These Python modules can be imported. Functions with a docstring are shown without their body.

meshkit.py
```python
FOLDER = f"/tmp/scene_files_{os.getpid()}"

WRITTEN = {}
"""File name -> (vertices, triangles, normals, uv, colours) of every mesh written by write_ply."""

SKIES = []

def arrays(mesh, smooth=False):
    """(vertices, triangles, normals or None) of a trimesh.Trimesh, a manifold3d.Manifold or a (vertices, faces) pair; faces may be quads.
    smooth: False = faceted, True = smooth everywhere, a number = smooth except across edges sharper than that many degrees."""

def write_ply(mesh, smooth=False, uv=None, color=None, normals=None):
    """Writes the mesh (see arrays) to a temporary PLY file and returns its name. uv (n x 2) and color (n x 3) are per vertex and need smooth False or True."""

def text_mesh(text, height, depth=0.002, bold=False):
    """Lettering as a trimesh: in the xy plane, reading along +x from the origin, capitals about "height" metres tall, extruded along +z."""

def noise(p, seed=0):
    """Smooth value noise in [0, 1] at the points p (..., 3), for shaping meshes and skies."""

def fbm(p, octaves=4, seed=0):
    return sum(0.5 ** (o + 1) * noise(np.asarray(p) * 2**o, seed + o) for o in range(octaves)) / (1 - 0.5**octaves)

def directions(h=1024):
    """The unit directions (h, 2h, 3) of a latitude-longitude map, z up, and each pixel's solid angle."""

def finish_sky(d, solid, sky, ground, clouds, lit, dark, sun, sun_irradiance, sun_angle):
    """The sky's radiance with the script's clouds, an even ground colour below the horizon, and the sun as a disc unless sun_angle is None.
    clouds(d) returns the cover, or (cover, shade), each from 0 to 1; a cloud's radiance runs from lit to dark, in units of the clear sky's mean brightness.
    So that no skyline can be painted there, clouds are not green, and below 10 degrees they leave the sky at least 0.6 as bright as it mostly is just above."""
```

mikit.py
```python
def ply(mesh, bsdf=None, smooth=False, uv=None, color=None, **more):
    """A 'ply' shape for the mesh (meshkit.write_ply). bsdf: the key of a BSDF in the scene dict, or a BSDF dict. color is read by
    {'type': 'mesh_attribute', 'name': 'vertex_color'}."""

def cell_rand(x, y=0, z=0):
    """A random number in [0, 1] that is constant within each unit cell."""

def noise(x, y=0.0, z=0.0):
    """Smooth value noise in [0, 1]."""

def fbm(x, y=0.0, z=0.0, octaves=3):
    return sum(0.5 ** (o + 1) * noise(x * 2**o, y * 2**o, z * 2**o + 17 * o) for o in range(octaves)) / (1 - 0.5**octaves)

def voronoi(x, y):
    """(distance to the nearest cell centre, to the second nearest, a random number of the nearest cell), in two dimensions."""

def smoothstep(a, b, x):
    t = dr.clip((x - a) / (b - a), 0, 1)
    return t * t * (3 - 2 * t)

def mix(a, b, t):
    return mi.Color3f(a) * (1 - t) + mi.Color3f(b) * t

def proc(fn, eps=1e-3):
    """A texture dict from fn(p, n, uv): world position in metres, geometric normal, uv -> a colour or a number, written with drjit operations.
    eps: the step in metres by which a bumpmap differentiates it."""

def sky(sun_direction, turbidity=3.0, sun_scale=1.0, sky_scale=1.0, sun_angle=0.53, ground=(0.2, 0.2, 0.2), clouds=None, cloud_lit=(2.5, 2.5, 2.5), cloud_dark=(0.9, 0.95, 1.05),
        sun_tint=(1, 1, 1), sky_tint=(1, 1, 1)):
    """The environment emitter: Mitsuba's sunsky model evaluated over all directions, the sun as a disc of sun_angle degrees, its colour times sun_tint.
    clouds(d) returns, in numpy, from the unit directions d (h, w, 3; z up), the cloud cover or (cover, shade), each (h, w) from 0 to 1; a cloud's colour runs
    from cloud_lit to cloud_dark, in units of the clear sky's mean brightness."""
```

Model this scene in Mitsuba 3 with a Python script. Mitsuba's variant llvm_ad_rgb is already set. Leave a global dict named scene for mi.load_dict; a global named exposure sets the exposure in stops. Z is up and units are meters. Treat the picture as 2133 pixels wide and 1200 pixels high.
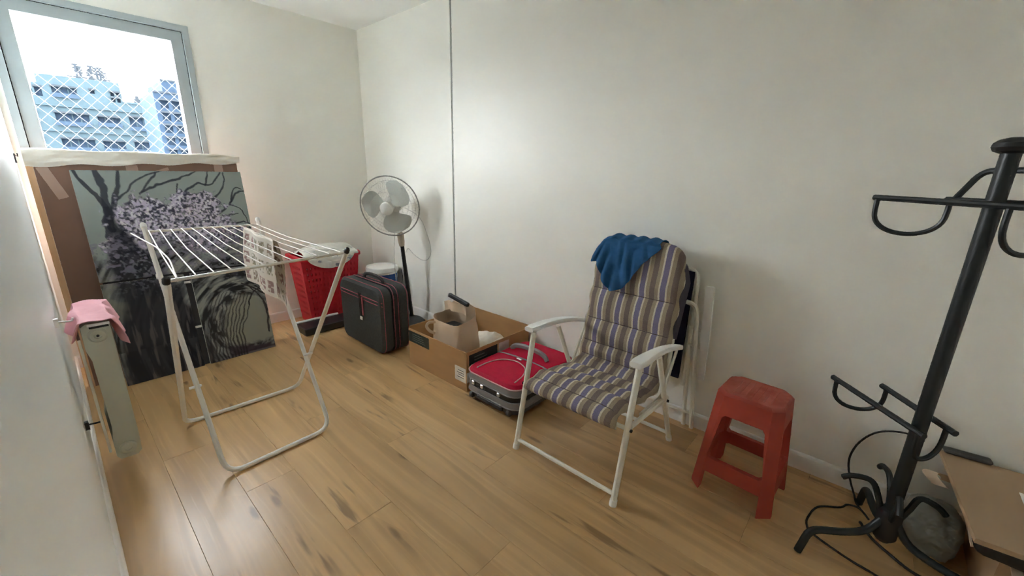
import math, random
import numpy as np, trimesh, manifold3d as m3
import mitsuba as mi, drjit as dr
import mikit, meshkit
from mikit import proc, noise, fbm, voronoi, cell_rand, smoothstep, mix

random.seed(7); rng = np.random.default_rng(7)
T = mi.ScalarTransform4f
scene, labels = {}, {}

# ---------------------------------------------------------------- camera, sky, exposure
CAM = np.array([0.06038, -3.72922, 1.29506])
FWD = np.array([0.72052, 0.63744, -0.27302]); UP = np.array([0.19049, 0.19662, 0.96180])
scene['camera'] = {'type': 'perspective', 'fov': 102.57, 'fov_axis': 'x', 'near_clip': 0.01,
                   'to_world': T().look_at(origin=CAM.tolist(), target=(CAM + FWD).tolist(), up=UP.tolist())}
def clouds(d):
    f = meshkit.fbm(d * 3.0, 4, seed=3)
    return np.clip(0.75 + 0.5 * f, 0, 1), np.clip(0.15 + 0.5 * (f - 0.4) - 0.55 * d[..., 1], 0, 1)
scene['sky'] = mikit.sky((0.25, 0.75, 0.62), turbidity=6.0, sun_scale=0.0, sky_scale=1.0, ground=(0.22, 0.22, 0.22),
                         clouds=clouds, cloud_lit=(2.85, 3.02, 3.16), cloud_dark=(0.7, 0.75, 0.8))
exposure = 6.78

# ---------------------------------------------------------------- mesh helpers
def V(*a): return np.array(a, float)
def tm(v, f): return trimesh.Trimesh(np.asarray(v, float), np.asarray(f), process=False)
def cat(*ms): return trimesh.util.concatenate([m for m in ms])
def frm(man):
    m = man.to_mesh(); return tm(m.vert_properties[:, :3], m.tri_verts)
def hull(pts): return frm(m3.Manifold.hull_points(np.asarray(pts, float)))
def mhull(pts): return m3.Manifold.hull_points(np.asarray(pts, float))
def boxpts(x0, x1, y0, y1, z0, z1, b=0.0):
    if b <= 0: return [(x, y, z) for x in (x0, x1) for y in (y0, y1) for z in (z0, z1)]
    out = []
    for x, sx in ((x0, 1), (x1, -1)):
        for y, sy in ((y0, 1), (y1, -1)):
            for z, sz in ((z0, 1), (z1, -1)):
                out += [(x, y + sy*b, z + sz*b), (x + sx*b, y, z + sz*b), (x + sx*b, y + sy*b, z)]
    return out
def box(x0, x1, y0, y1, z0, z1, b=0.0): return hull(boxpts(x0, x1, y0, y1, z0, z1, b))
def mbox(x0, x1, y0, y1, z0, z1): return mhull(boxpts(x0, x1, y0, y1, z0, z1))
def rbox(x0, x1, y0, y1, z0, z1, r, n=16):
    s = m3.Manifold.sphere(r, n)
    return frm(m3.Manifold.batch_hull([s.translate((x, y, z)) for x in (x0+r, x1-r) for y in (y0+r, y1-r) for z in (z0+r, z1-r)]))
def spline(P, k=8, closed=False):
    P = np.asarray(P, float); n = len(P); out = []
    for i in range(n if closed else n-1):
        if closed: p = [P[(i+j) % n] for j in (-1, 0, 1, 2)]
        else: p = [P[max(i-1, 0)], P[i], P[i+1], P[min(i+2, n-1)]]
        for t in np.linspace(0, 1, k, endpoint=False):
            out.append(0.5*((2*p[1]) + (p[2]-p[0])*t + (2*p[0]-5*p[1]+4*p[2]-p[3])*t*t + (3*p[1]-p[0]-3*p[2]+p[3])*t**3))
    if not closed: out.append(P[-1])
    return np.array(out)
def fillet(P, r, k=6, closed=False):
    P = [np.asarray(p, float) for p in P]; n = len(P); out = []
    for i in range(n):
        if not closed and i in (0, n-1): out.append(P[i]); continue
        a, b, c = P[i-1], P[i], P[(i+1) % n]
        la, lc = np.linalg.norm(a-b), np.linalg.norm(c-b)
        rr = min(r, 0.49*la, 0.49*lc)
        p, q = b + (a-b)/la*rr, b + (c-b)/lc*rr
        for t in np.linspace(0, 1, k): out.append((1-t)**2*p + 2*t*(1-t)*b + t*t*q)
    return np.array(out)
def tube(P, r, n=10, closed=False, flat=None):
    P = np.asarray(P, float)
    keep = [0] + [i for i in range(1, len(P)) if np.linalg.norm(P[i]-P[i-1]) > 1e-6]
    r = np.broadcast_to(np.asarray(r, float), (len(P),))[keep]; P = P[keep]; N = len(P)
    if closed: tg = np.roll(P, -1, 0) - np.roll(P, 1, 0)
    else: tg = np.gradient(P, axis=0)
    tg = tg/np.linalg.norm(tg, axis=1, keepdims=True)
    u = np.cross(tg[0], [0, 0, 1.0]);
    if np.linalg.norm(u) < 1e-3: u = np.cross(tg[0], [1.0, 0, 0])
    u /= np.linalg.norm(u); a = np.linspace(0, 2*np.pi, n, endpoint=False); vs = []
    for i in range(N):
        u = u - tg[i]*(u @ tg[i]); u /= np.linalg.norm(u); w = np.cross(tg[i], u)
        ru, rw = (r[i], r[i]) if flat is None else (r[i], r[i]*flat)
        vs.append(P[i] + ru*np.cos(a)[:, None]*u + rw*np.sin(a)[:, None]*w)
    v = np.vstack(vs); f = []
    for i in range(N if closed else N-1):
        A, B = i*n, ((i+1) % N)*n
        for j in range(n):
            k = (j+1) % n; f += [(A+j, A+k, B+k), (A+j, B+k, B+j)]
    if not closed:
        v = np.vstack([v, P[0], P[-1]]); c0, c1 = N*n, N*n+1
        for j in range(n):
            k = (j+1) % n; f += [(c0, k, j), (c1, (N-1)*n+j, (N-1)*n+k)]
    return tm(v, f)
def lathe(prof, n=32):
    prof = np.asarray(prof, float); a = np.linspace(0, 2*np.pi, n, endpoint=False); N = len(prof)
    v = np.array([(r*np.cos(t), r*np.sin(t), z) for r, z in prof for t in a]); f = []
    for i in range(N-1):
        for j in range(n):
            k = (j+1) % n; f += [(i*n+j, i*n+k, (i+1)*n+k), (i*n+j, (i+1)*n+k, (i+1)*n+j)]
    return tm(v, f)
def frame(o, z, x=None):
    z = np.asarray(z, float)/np.linalg.norm(z)
    x = np.cross([0, 0, 1.0], z) if x is None else np.asarray(x, float)
    if np.linalg.norm(x) < 1e-4: x = V(1, 0, 0)
    x = x - z*(x @ z); x /= np.linalg.norm(x); M = np.eye(4)
    M[:3, 0], M[:3, 1], M[:3, 2], M[:3, 3] = x, np.cross(z, x), z, o
    return M
def xf(m, M): m = m.copy(); m.apply_transform(M); return m
def mv(m, x=0, y=0, z=0, rz=0): 
    M = trimesh.transformations.rotation_matrix(rz, [0, 0, 1]); M[:3, 3] = (x, y, z); return xf(m, M)
def gridf(nu, nv):
    i, j = np.meshgrid(np.arange(nu-1), np.arange(nv-1), indexing='ij'); a = (i*nv+j).ravel()
    return np.vstack([np.stack([a, a+nv, a+nv+1], 1), np.stack([a, a+nv+1, a+1], 1)])
def sheet(P, t):
    """a closed cloth of thickness t on the grid P (nu, nv, 3)"""
    P = np.asarray(P, float); nu, nv = P.shape[:2]
    n = np.cross(np.gradient(P, axis=0), np.gradient(P, axis=1)); n /= np.linalg.norm(n, axis=2, keepdims=True)+1e-12
    v = np.vstack([(P+n*t/2).reshape(-1, 3), (P-n*t/2).reshape(-1, 3)]); F = gridf(nu, nv); k = nu*nv
    f = [F, F[:, ::-1]+k]
    rim = [i*nv for i in range(nu)] + [(nu-1)*nv+j for j in range(1, nv)] + [i*nv+nv-1 for i in range(nu-2, -1, -1)] + [j for j in range(nv-2, 0, -1)]
    rim = np.array(rim); nx = np.roll(rim, -1)
    f += [np.stack([rim, rim+k, nx+k], 1), np.stack([rim, nx+k, nx], 1)]
    return tm(v, np.vstack(f))
def fb(p, o=4, s=0): return meshkit.fbm(p, o, s)
# ---------------------------------------------------------------- scene helpers
def put(key, mesh, mat, smooth=30, **kw):
    base, n = key, 0
    while key in scene: n += 1; key = f'{base}_{n:03d}'
    scene[key] = mikit.ply(mesh, mat, smooth=smooth, **kw); return key
_used = set()
def thing(name, label, cat_, group=None):
    key, n = name, 0
    while key in _used or key in scene: n += 1; key = f'{name}_{n:03d}'
    _used.add(key); labels[key] = {'label': label, 'category': cat_}
    if group: labels[key]['group'] = group
    return key
def part(parent, name, mesh, mat, smooth=30, label=None, **kw):
    key = put(f'{parent}__{name}', mesh, mat, smooth, **kw)
    if label: labels[key] = {'label': label}
    return key
def single(name, label, cat_, mesh, mat, smooth=30, group=None, kind=None, **kw):
    key = thing(name, label, cat_, group); scene[key] = mikit.ply(mesh, mat, smooth=smooth, **kw)
    if kind: labels[key]['kind'] = kind
    return key
def struct(name, mesh, mat, label=None, smooth=False, cat_=None):
    scene[name] = mikit.ply(mesh, mat, smooth=smooth); _used.add(name)
    labels[name] = {'kind': 'structure', 'label': label or name.replace('_', ' ')}
    labels[name]['category'] = cat_ or name.split('_')[0]
    return name
def rgb(c): return {'type': 'rgb', 'value': list(map(float, c))}
def s2l(*c): return [((x/255+0.055)/1.055)**2.4 if x > 10 else x/255/12.92 for x in c]
def mat(name, col, rough=0.5, metal=0.0, spec=0.5, **kw):
    d = {'type': 'principled', 'base_color': rgb(col) if not isinstance(col, dict) else col, 'roughness': rough, 'metallic': metal, 'specular': spec, **kw}
    scene['m_'+name] = {'type': 'twosided', 'b': d}; return 'm_'+name

# ---------------------------------------------------------------- materials
def wall_col(p, n, uv):
    return mix((0.855, 0.85, 0.79), (0.88, 0.875, 0.815), fbm(p.x*1.3+p.y*0.7, p.y*1.1, p.z*1.3))
wallm = mat('wall', proc(wall_col), 0.40, spec=0.32)
left_skytint = mat('wall_left', proc(lambda p, n, uv: mix((0.79, 0.835, 0.835), (0.82, 0.86, 0.86), fbm(p.x*1.3+p.y*0.7, p.y*1.1, p.z*1.3))), 0.33, spec=0.35)  # cool bluish tint stands in for skylight falling on this white wall
ceilm = mat('ceiling', (0.84, 0.845, 0.82), 0.8, spec=0.2)
trimm = mat('trim', (0.80, 0.79, 0.76), 0.35)
PW, PL = 0.19, 1.29
def floor_col(p, n, uv):
    px = (p.x - 0.007)/PW; row = dr.floor(px); fx = px - row
    py = (p.y + 2.0)/PL + row*0.37 - 0.74
    cell = dr.floor(py); h = cell_rand(row+50, cell+90, 3); h2 = cell_rand(row+50, cell+90, 5)
    x, y = p.x + h*7.3, p.y + h2*11.0
    warp = fbm(x*5, y*1.1, 4)*0.09
    grain = fbm((x+warp)*95, y*3.2, 1, 3); streak = fbm((x+warp)*26, y*0.9, 2, 3)
    rings = 0.5+0.5*dr.sin(((x+warp*1.6)*60 + fbm(x*3, y*0.8, 9)*16))
    c = mix((0.585, 0.375, 0.175), (0.485, 0.30, 0.133), smoothstep(0.30, 0.75, streak))
    c = mix(c, (0.67, 0.455, 0.23), smoothstep(0.5, 0.95, grain)*0.5)
    c = mix(c, (0.42, 0.25, 0.105), rings*smoothstep(0.45, 0.7, fbm(x*4, y*0.7, 12))*0.25)
    c = mix(c, mi.Color3f(c)*0.88, h*0.8)
    # knots and dark flame marks, stretched along the plank
    d1, d2, w = voronoi(x*7.5+warp*3, y*2.1)
    on = smoothstep(0.80, 0.84, w)
    kn = smoothstep(0.13, 0.02, d1+0.10*(fbm(x*40, y*14, 6)-0.5))*on
    halo = smoothstep(0.55, 0.10, d1)*on
    c = mix(c, (0.30, 0.165, 0.075), halo*0.22)
    c = mix(c, (0.13, 0.065, 0.03), kn*0.6)
    fl = smoothstep(0.64, 0.80, fbm((x+warp)*30+40, y*3.0, 21, 4))*smoothstep(0.46, 0.64, fbm(x*3.7, y*1.9, 31))
    c = mix(c, (0.19, 0.098, 0.045), fl*0.65)
    return c
floorm = mat('floor', proc(floor_col), 0.31, spec=0.5)
subfloor = mat('subfloor', (0.06, 0.035, 0.02), 0.9)
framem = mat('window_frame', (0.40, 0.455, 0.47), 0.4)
gasket = mat('gasket', (0.03, 0.03, 0.03), 0.6)
scene['m_glass'] = {'type': 'thindielectric', 'int_ior': 1.5}
netm = mat('net', (0.8, 0.8, 0.8), 0.6)
black = mat('black_plastic', (0.012, 0.012, 0.013), 0.45)
blackmetal = mat('black_metal', (0.009, 0.0135, 0.0145), 0.38, spec=0.5)
whitemetal = mat('white_metal', (0.80, 0.78, 0.72), 0.32)
whiteplastic = mat('white_plastic', (0.80, 0.80, 0.78), 0.4)
chrome = mat('chrome', (0.75, 0.75, 0.75), 0.25, metal=1.0)

# ---------------------------------------------------------------- room
W, HC, YF = 2.159, 2.45, -4.85
WX0, WX1, WZ0, WZ1 = 0.03, 0.925, 0.95, 2.185           # outer edge of the window frame
struct('wall_back', cat(box(-0.15, WX0, 0, 0.16, -0.05, HC+0.1), box(WX1, W+0.15, 0, 0.16, -0.05, HC+0.1),
                        box(WX0, WX1, 0, 0.16, -0.05, WZ0), box(WX0, WX1, 0, 0.16, WZ1, HC+0.1)), wallm, 'white painted back wall with the window')
GY = -1.257
struct('wall_right', cat(box(W, W+0.1, GY+0.0095, 0.0, -0.05, HC+0.1), box(W, W+0.1, YF-0.1, GY-0.0095, -0.05, HC+0.1)), wallm, 'long white painted wall with a vertical joint')
labels[put('wall_right__joint_channel', box(W+0.0035, W+0.09, GY-0.012, GY+0.012, 0, HC), mat('channel', (0.30, 0.30, 0.285), 0.5))] = {'label': 'grey vertical joint channel'}
struct('wall_left', box(-0.15, 0, YF-0.1, 0.0, -0.05, HC+0.1), left_skytint, 'white painted wall close on the left')
struct('wall_front', box(-0.15, W+0.15, YF-0.15, YF, -0.05, HC+0.1), wallm, 'white wall behind the camera')
struct('ceiling', box(-0.15, W+0.15, YF-0.15, 0.16, HC, HC+0.1), ceilm, 'white ceiling')
struct('floor', box(-0.15, W+0.15, YF-0.15, 0.16, -0.06, -0.006), subfloor, 'oak laminate floor of long planks')
g = 0.00035
for r in range(-1, 12):
    x0, x1 = 0.007 + r*PW, 0.007 + (r+1)*PW
    x0c, x1c = max(x0, 0.0), min(x1, W)
    if x1c - x0c < 0.004: continue
    for c in range(-40, 40):
        y0 = (c - r*0.37 + 0.74)*PL - 2.0; y1 = y0 + PL
        y0c, y1c = max(y0, YF), min(y1, 0.0)
        if y1c - y0c < 0.01: continue
        put('floor__plank', box(x0c+g, x1c-g, y0c+g, y1c-g, -0.006, 0, 0.0006), floorm, False)
BH, BT = 0.082, 0.013
def skirt(P0, P1, nrm):
    P0, P1, nrm = V(*P0), V(*P1), V(*nrm)
    prof = [(0, 0), (BT, 0), (BT, BH-0.012), (BT*0.75, BH-0.004), (BT*0.35, BH), (0, BH)]
    return hull([P + nrm*a + V(0, 0, z) for P in (P0, P1) for a, z in prof])
struct('baseboard_right', skirt((W, YF, 0), (W, 0, 0), (-1, 0, 0)), trimm, 'white baseboard of the long wall')
struct('baseboard_back', skirt((0, 0, 0), (W-BT, 0, 0), (0, -1, 0)), trimm, 'white baseboard under the window wall')
struct('baseboard_left', skirt((0, YF, 0), (0, -BT, 0), (1, 0, 0)), trimm, 'white baseboard of the left wall')

# window: outer casing proud of the wall, stepped sash, pane
def ring(x0, x1, z0, z1, w, ya, yb, wb=None):
    wb = w if wb is None else wb
    o = mbox(x0, x1, ya, yb, z0, z1); i = mhull([(x, y, z) for y, q in ((ya-1e-4, w), (yb+1e-4, wb)) for x in (x0+q, x1-q) for z in (z0+q, z1-q)])
    return frm(o - i)
struct('window_1', ring(WX0, WX1, WZ0, WZ1, 0.034, -0.012, 0.11), framem, 'aluminium window with a grey frame', False, 'window')
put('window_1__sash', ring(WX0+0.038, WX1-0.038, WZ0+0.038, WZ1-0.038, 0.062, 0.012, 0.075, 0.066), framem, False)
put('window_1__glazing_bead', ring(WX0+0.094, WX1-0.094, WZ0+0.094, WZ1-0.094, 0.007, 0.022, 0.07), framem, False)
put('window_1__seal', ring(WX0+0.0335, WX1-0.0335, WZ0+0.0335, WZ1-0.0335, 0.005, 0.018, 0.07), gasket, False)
gx0, gx1, gz0, gz1 = WX0+0.0995, WX1-0.0995, WZ0+0.0995, WZ1-0.0995
put('window_1__pane', tm([(gx0, 0.05, gz0), (gx1, 0.05, gz0), (gx1, 0.05, gz1), (gx0, 0.05, gz1)], [(0, 1, 2), (0, 2, 3)]), 'm_glass', False)

# ---------------------------------------------------------------- outside: safety net and the buildings across the street
t = []
nx0, nx1, nz0, nz1, yn, sp = 0.035, 0.92, 0.955, 2.18, 0.14, 0.072
for k in np.arange(-1.4, 1.4, sp):
    for s in (1, -1):
        pts = []
        for x in (nx0, nx1): pts.append((x, (nz0+nz1)/2 + s*(x-(nx0+nx1)/2)*1.08 + k))
        (xa, za), (xb, zb) = pts
        sl = (zb-za)/(xb-xa)
        def clip(x, z):
            if z < nz0: return x+(nz0-z)/sl, nz0
            if z > nz1: return x+(nz1-z)/sl, nz1
            return x, z
        if max(za, zb) <= nz0 or min(za, zb) >= nz1: continue
        xa, za = clip(xa, za); xb, zb = clip(xb, zb)
        if math.hypot(xb-xa, zb-za) < 0.02: continue
        t.append(tube([(xa, yn+0.001*s, za), (xb, yn+0.001*s, zb)], 0.00065, 5))
t.append(tube([(nx0, yn, nz0), (nx1, yn, nz0), (nx1, yn, nz1), (nx0, yn, nz1)], 0.0025, 6, closed=True))
single('safety_net', 'white diamond mesh safety net stretched outside the window pane', 'net', cat(*t), netm, True)

fac = mat('facade', (0.040, 0.060, 0.070), 0.8, spec=0.05)
fac2 = mat('facade_dark', (0.013, 0.026, 0.045), 0.8, spec=0.2)
roofm = mat('roof_edge', (0.010, 0.016, 0.022), 0.8)
winm = mat('far_window', (0.015, 0.029, 0.050), 0.6, spec=0.1)
winm2 = mat('far_window_blue', (0.022, 0.037, 0.057), 0.6, spec=0.1)
def building(key, solids, holes, wm, gm, y):
    body = m3.Manifold.batch_boolean(solids, m3.OpType.Add)
    body = m3.Manifold.batch_boolean([body] + [mbox(x0, x1, y-0.5, y+1.0, z0, z1) for x0, x1, z0, z1, _ in holes], m3.OpType.Subtract)
    part(key, 'wall', frm(body), wm, False)
    for x0, x1, z0, z1, n in holes:
        w = part(key, 'window', box(x0, x1, y+0.55, y+0.7, z0, z1), gm, False)
        for i in range(1, n):
            xm = x0 + (x1-x0)*i/n; put(w+'__mullion', box(xm-0.07, xm+0.07, y+0.42, y+0.55, z0, z1), wm, False)
        if n > 1: part(key, 'balcony_rail', box(x0-0.1, x1+0.1, y-0.35, y-0.2, z0-0.05, z0+0.55), winm2, False)
        part(key, 'lintel', box(x0-0.12, x1+0.12, y-0.3, y, z1, z1+0.22), roofm, False)
b = thing('apartment_building', 'wide pale apartment block with balconies and rooftop antennas seen through the window', 'building')
Y0 = 90.0
holes = [(3.9, 6.5, 10.5, 11.9, 3), (2.2, 2.9, 10.4, 11.6, 1), (7.95, 8.45, 11.45, 11.95, 1), (10.2, 10.65, 11.4, 11.95, 1), (10.85, 11.25, 11.4, 11.95, 1),
         (10.2, 10.65, 10.55, 11.1, 1), (10.85, 11.25, 10.55, 11.1, 1), (3.6, 7.2, 6.6, 8.3, 4), (8.1, 10.7, 6.8, 8.2, 3), (11.8, 14.5, 6.5, 8.5, 3),
         (3.6, 7.2, 3.0, 4.7, 4), (8.1, 10.7, 3.0, 4.6, 3), (11.8, 14.8, 3.0, 4.7, 3), (-1.2, 1.8, 3.2, 4.6, 3), (-1.2, 1.8, 6.8, 8.1, 3), (3.6, 7.2, -1.0, 0.8, 3), (8.1, 10.7, -1.0, 0.8, 3), (11.8, 14.8, -1, 0.8, 3)]
building(b, [mbox(-4, 16.2, Y0, Y0+12, -8, 10.6), mbox(2.0, 11.5, Y0, Y0+11, 10, 12.2), mbox(2.6, 11.45, Y0, Y0+9, 12, 13.45), mbox(-4, 2.1, Y0+0.4, Y0+11, 10, 11.2)], holes, fac, winm, Y0)
part(b, 'roof_rail', cat(*[box(x, x+1.15, Y0+1, Y0+1.12, 13.62, 13.82) for x in np.arange(5.9, 11.0, 1.3)] + [box(x-.04, x+.04, Y0+1.02, Y0+1.1, 13.4, 13.7) for x in np.arange(6.0, 11.2, 0.65)]), roofm, False)
for x, h in ((7.1, 2.3), (7.5, 2.0), (8.5, 1.6), (8.75, 2.3), (9.35, 2.1), (9.75, 2.2), (10.1, 1.5)):
    part(b, 'antenna', cat(tube([(x, Y0+2, 13.4), (x, Y0+2, 13.4+h)], 0.17, 6), *[tube([(x-0.35, Y0+2, 13.4+h*q), (x+0.35, Y0+2, 13.4+h*q)], 0.13, 5) for q in (0.55, 0.75, 0.95)],
         box(x-0.22, x+0.22, Y0+1.85, Y0+2.15, 13.4, 13.95)), roofm, False)
part(b, 'water_tank', cat(box(13.1, 14.1, Y0+1, Y0+2, 10.5, 11.5), box(13.3, 13.7, Y0+1.2, Y0+1.7, 11.4, 11.95)), roofm, False)
part(b, 'parapet', box(11.5, 16.3, Y0-0.15, Y0+0.1, 10.5, 10.75), fac, False); part(b, 'parapet', box(-4, 2.1, Y0+0.2, Y0+0.4, 11.15, 11.35), fac, False)
part(b, 'balcony_floor', cat(*[box(-4, 16.3, Y0-0.3, Y0, z, z+0.16) for z in (9.2, 5.7, 2.3)]), fac, False)
b = thing('apartment_tower', 'taller bluish apartment tower at the right edge of the window view', 'building')
Y0 = 70.0
holes = [(x, x+0.85, z, z+0.95, 1) for z in np.arange(-2.4, 10.5, 1.55) for x in np.arange(12.75, 19, 1.25)]
building(b, [mbox(12.2, 20, Y0, Y0+10, -8, 10.4), mbox(13.3, 20, Y0+0.3, Y0+10, 10, 11.9)], [h for h in holes if h[3] < 10.2], fac2, winm, Y0)
part(b, 'roof_edge', cat(box(12.1, 20.1, Y0-0.15, Y0+0.2, 10.3, 10.5), box(13.2, 20.1, Y0+0.2, Y0+0.5, 11.85, 12.05)), roofm, False)

# ---------------------------------------------------------------- brown board under the window, with white paper taped over its top
brown = mat('brown_board', proc(lambda p, n, uv: mix((0.21, 0.115, 0.078), (0.27, 0.15, 0.105), fbm(p.x*6, p.y*9, p.z*5))), 0.5)
pine = mat('pine', proc(lambda p, n, uv: mix((0.74, 0.50, 0.30), (0.60, 0.36, 0.19), fbm(p.x*60, p.y*20, p.z*4))), 0.5)
paper = mat('white_paper', proc(lambda p, n, uv: mix((0.82, 0.78, 0.70), (0.72, 0.66, 0.56), smoothstep(0.5, 0.8, fbm(p.x*9, p.y*9, p.z*14)))), 0.7, spec=0.2)
tape = mat('clear_tape', (0.45, 0.31, 0.245), 0.3)
t = thing('wooden_board', 'tall brown board standing under the window with white paper folded over its top edge', 'board')
bx0, bx1, bzt = 0.058, 1.012, 1.35
def lean(z): return -0.40 + 0.125*z/1.35          # front face of the board
part(t, 'panel', hull([(x, lean(z)+d, z) for x in (bx0, bx1) for z in (0.0, bzt) for d in (0, 0.03)]), brown, False)
part(t, 'edge_strip', hull([(x, lean(z)+d, z) for x, d in ((0.030, 0.0), (0.030, 0.034), (0.0575, -0.006), (0.0575, 0.034)) for z in (0.0, bzt-0.03)]), pine, False, 'light pine edge strip')
nu, nv = 60, 22
P = np.zeros((nu, nv, 3))
for i in range(nu):
    u = i/(nu-1); x = 0.030 + u*1.0; drop = 0.088 - 0.040*u + 0.006*math.sin(u*23) 
    for j in range(nv):
        s = j/(nv-1)
        if s < 0.62: q = s/0.62; y, z = lean(bzt) - 0.010 - 0.012*q*(1+math.sin(u*11+q)*0.5), bzt + 0.012 - drop*q if False else bzt + 0.008 - drop*(1-q)
        else: q = (s-0.62)/0.38; y, z = lean(bzt) - 0.022 + 0.075*q, bzt + 0.012 + 0.004*math.sin(u*17)
        P[i, j] = (x, y, z)
nz = fb(np.stack([P[..., 0]*11, P[..., 1]*20, P[..., 2]*24], -1), 3, 4)-0.5
P[..., 1] -= 0.045*np.abs(nz); P[..., 2] += 0.006*nz
part(t, 'paper_cover', sheet(P, 0.0015), paper, 40, 'white wrinkled paper cover')
def tapestrip(x0, z0, x1, z1, w):
    d = V(x1-x0, 0, z1-z0); L = np.linalg.norm(d); d /= L; nn = V(-d[2], 0, d[0])*w/2
    pts = []
    for q in (V(x0, 0, z0), V(x1, 0, z1)):
        for s in (-1, 1):
            r = q + nn*s; pts += [(r[0], lean(r[2])-0.0012, r[2]), (r[0], lean(r[2])-0.0003, r[2])]
    return hull(pts)
for a in ((0.455, 1.285, 0.455, 1.225, 0.055), (0.54, 1.236, 0.63, 1.268, 0.018), (0.90, 1.30, 0.90, 1.21, 0.05), (0.085, 1.27, 0.14, 1.10, 0.045)):
    part(t, 'tape', tapestrip(*a), tape, False)

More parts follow.
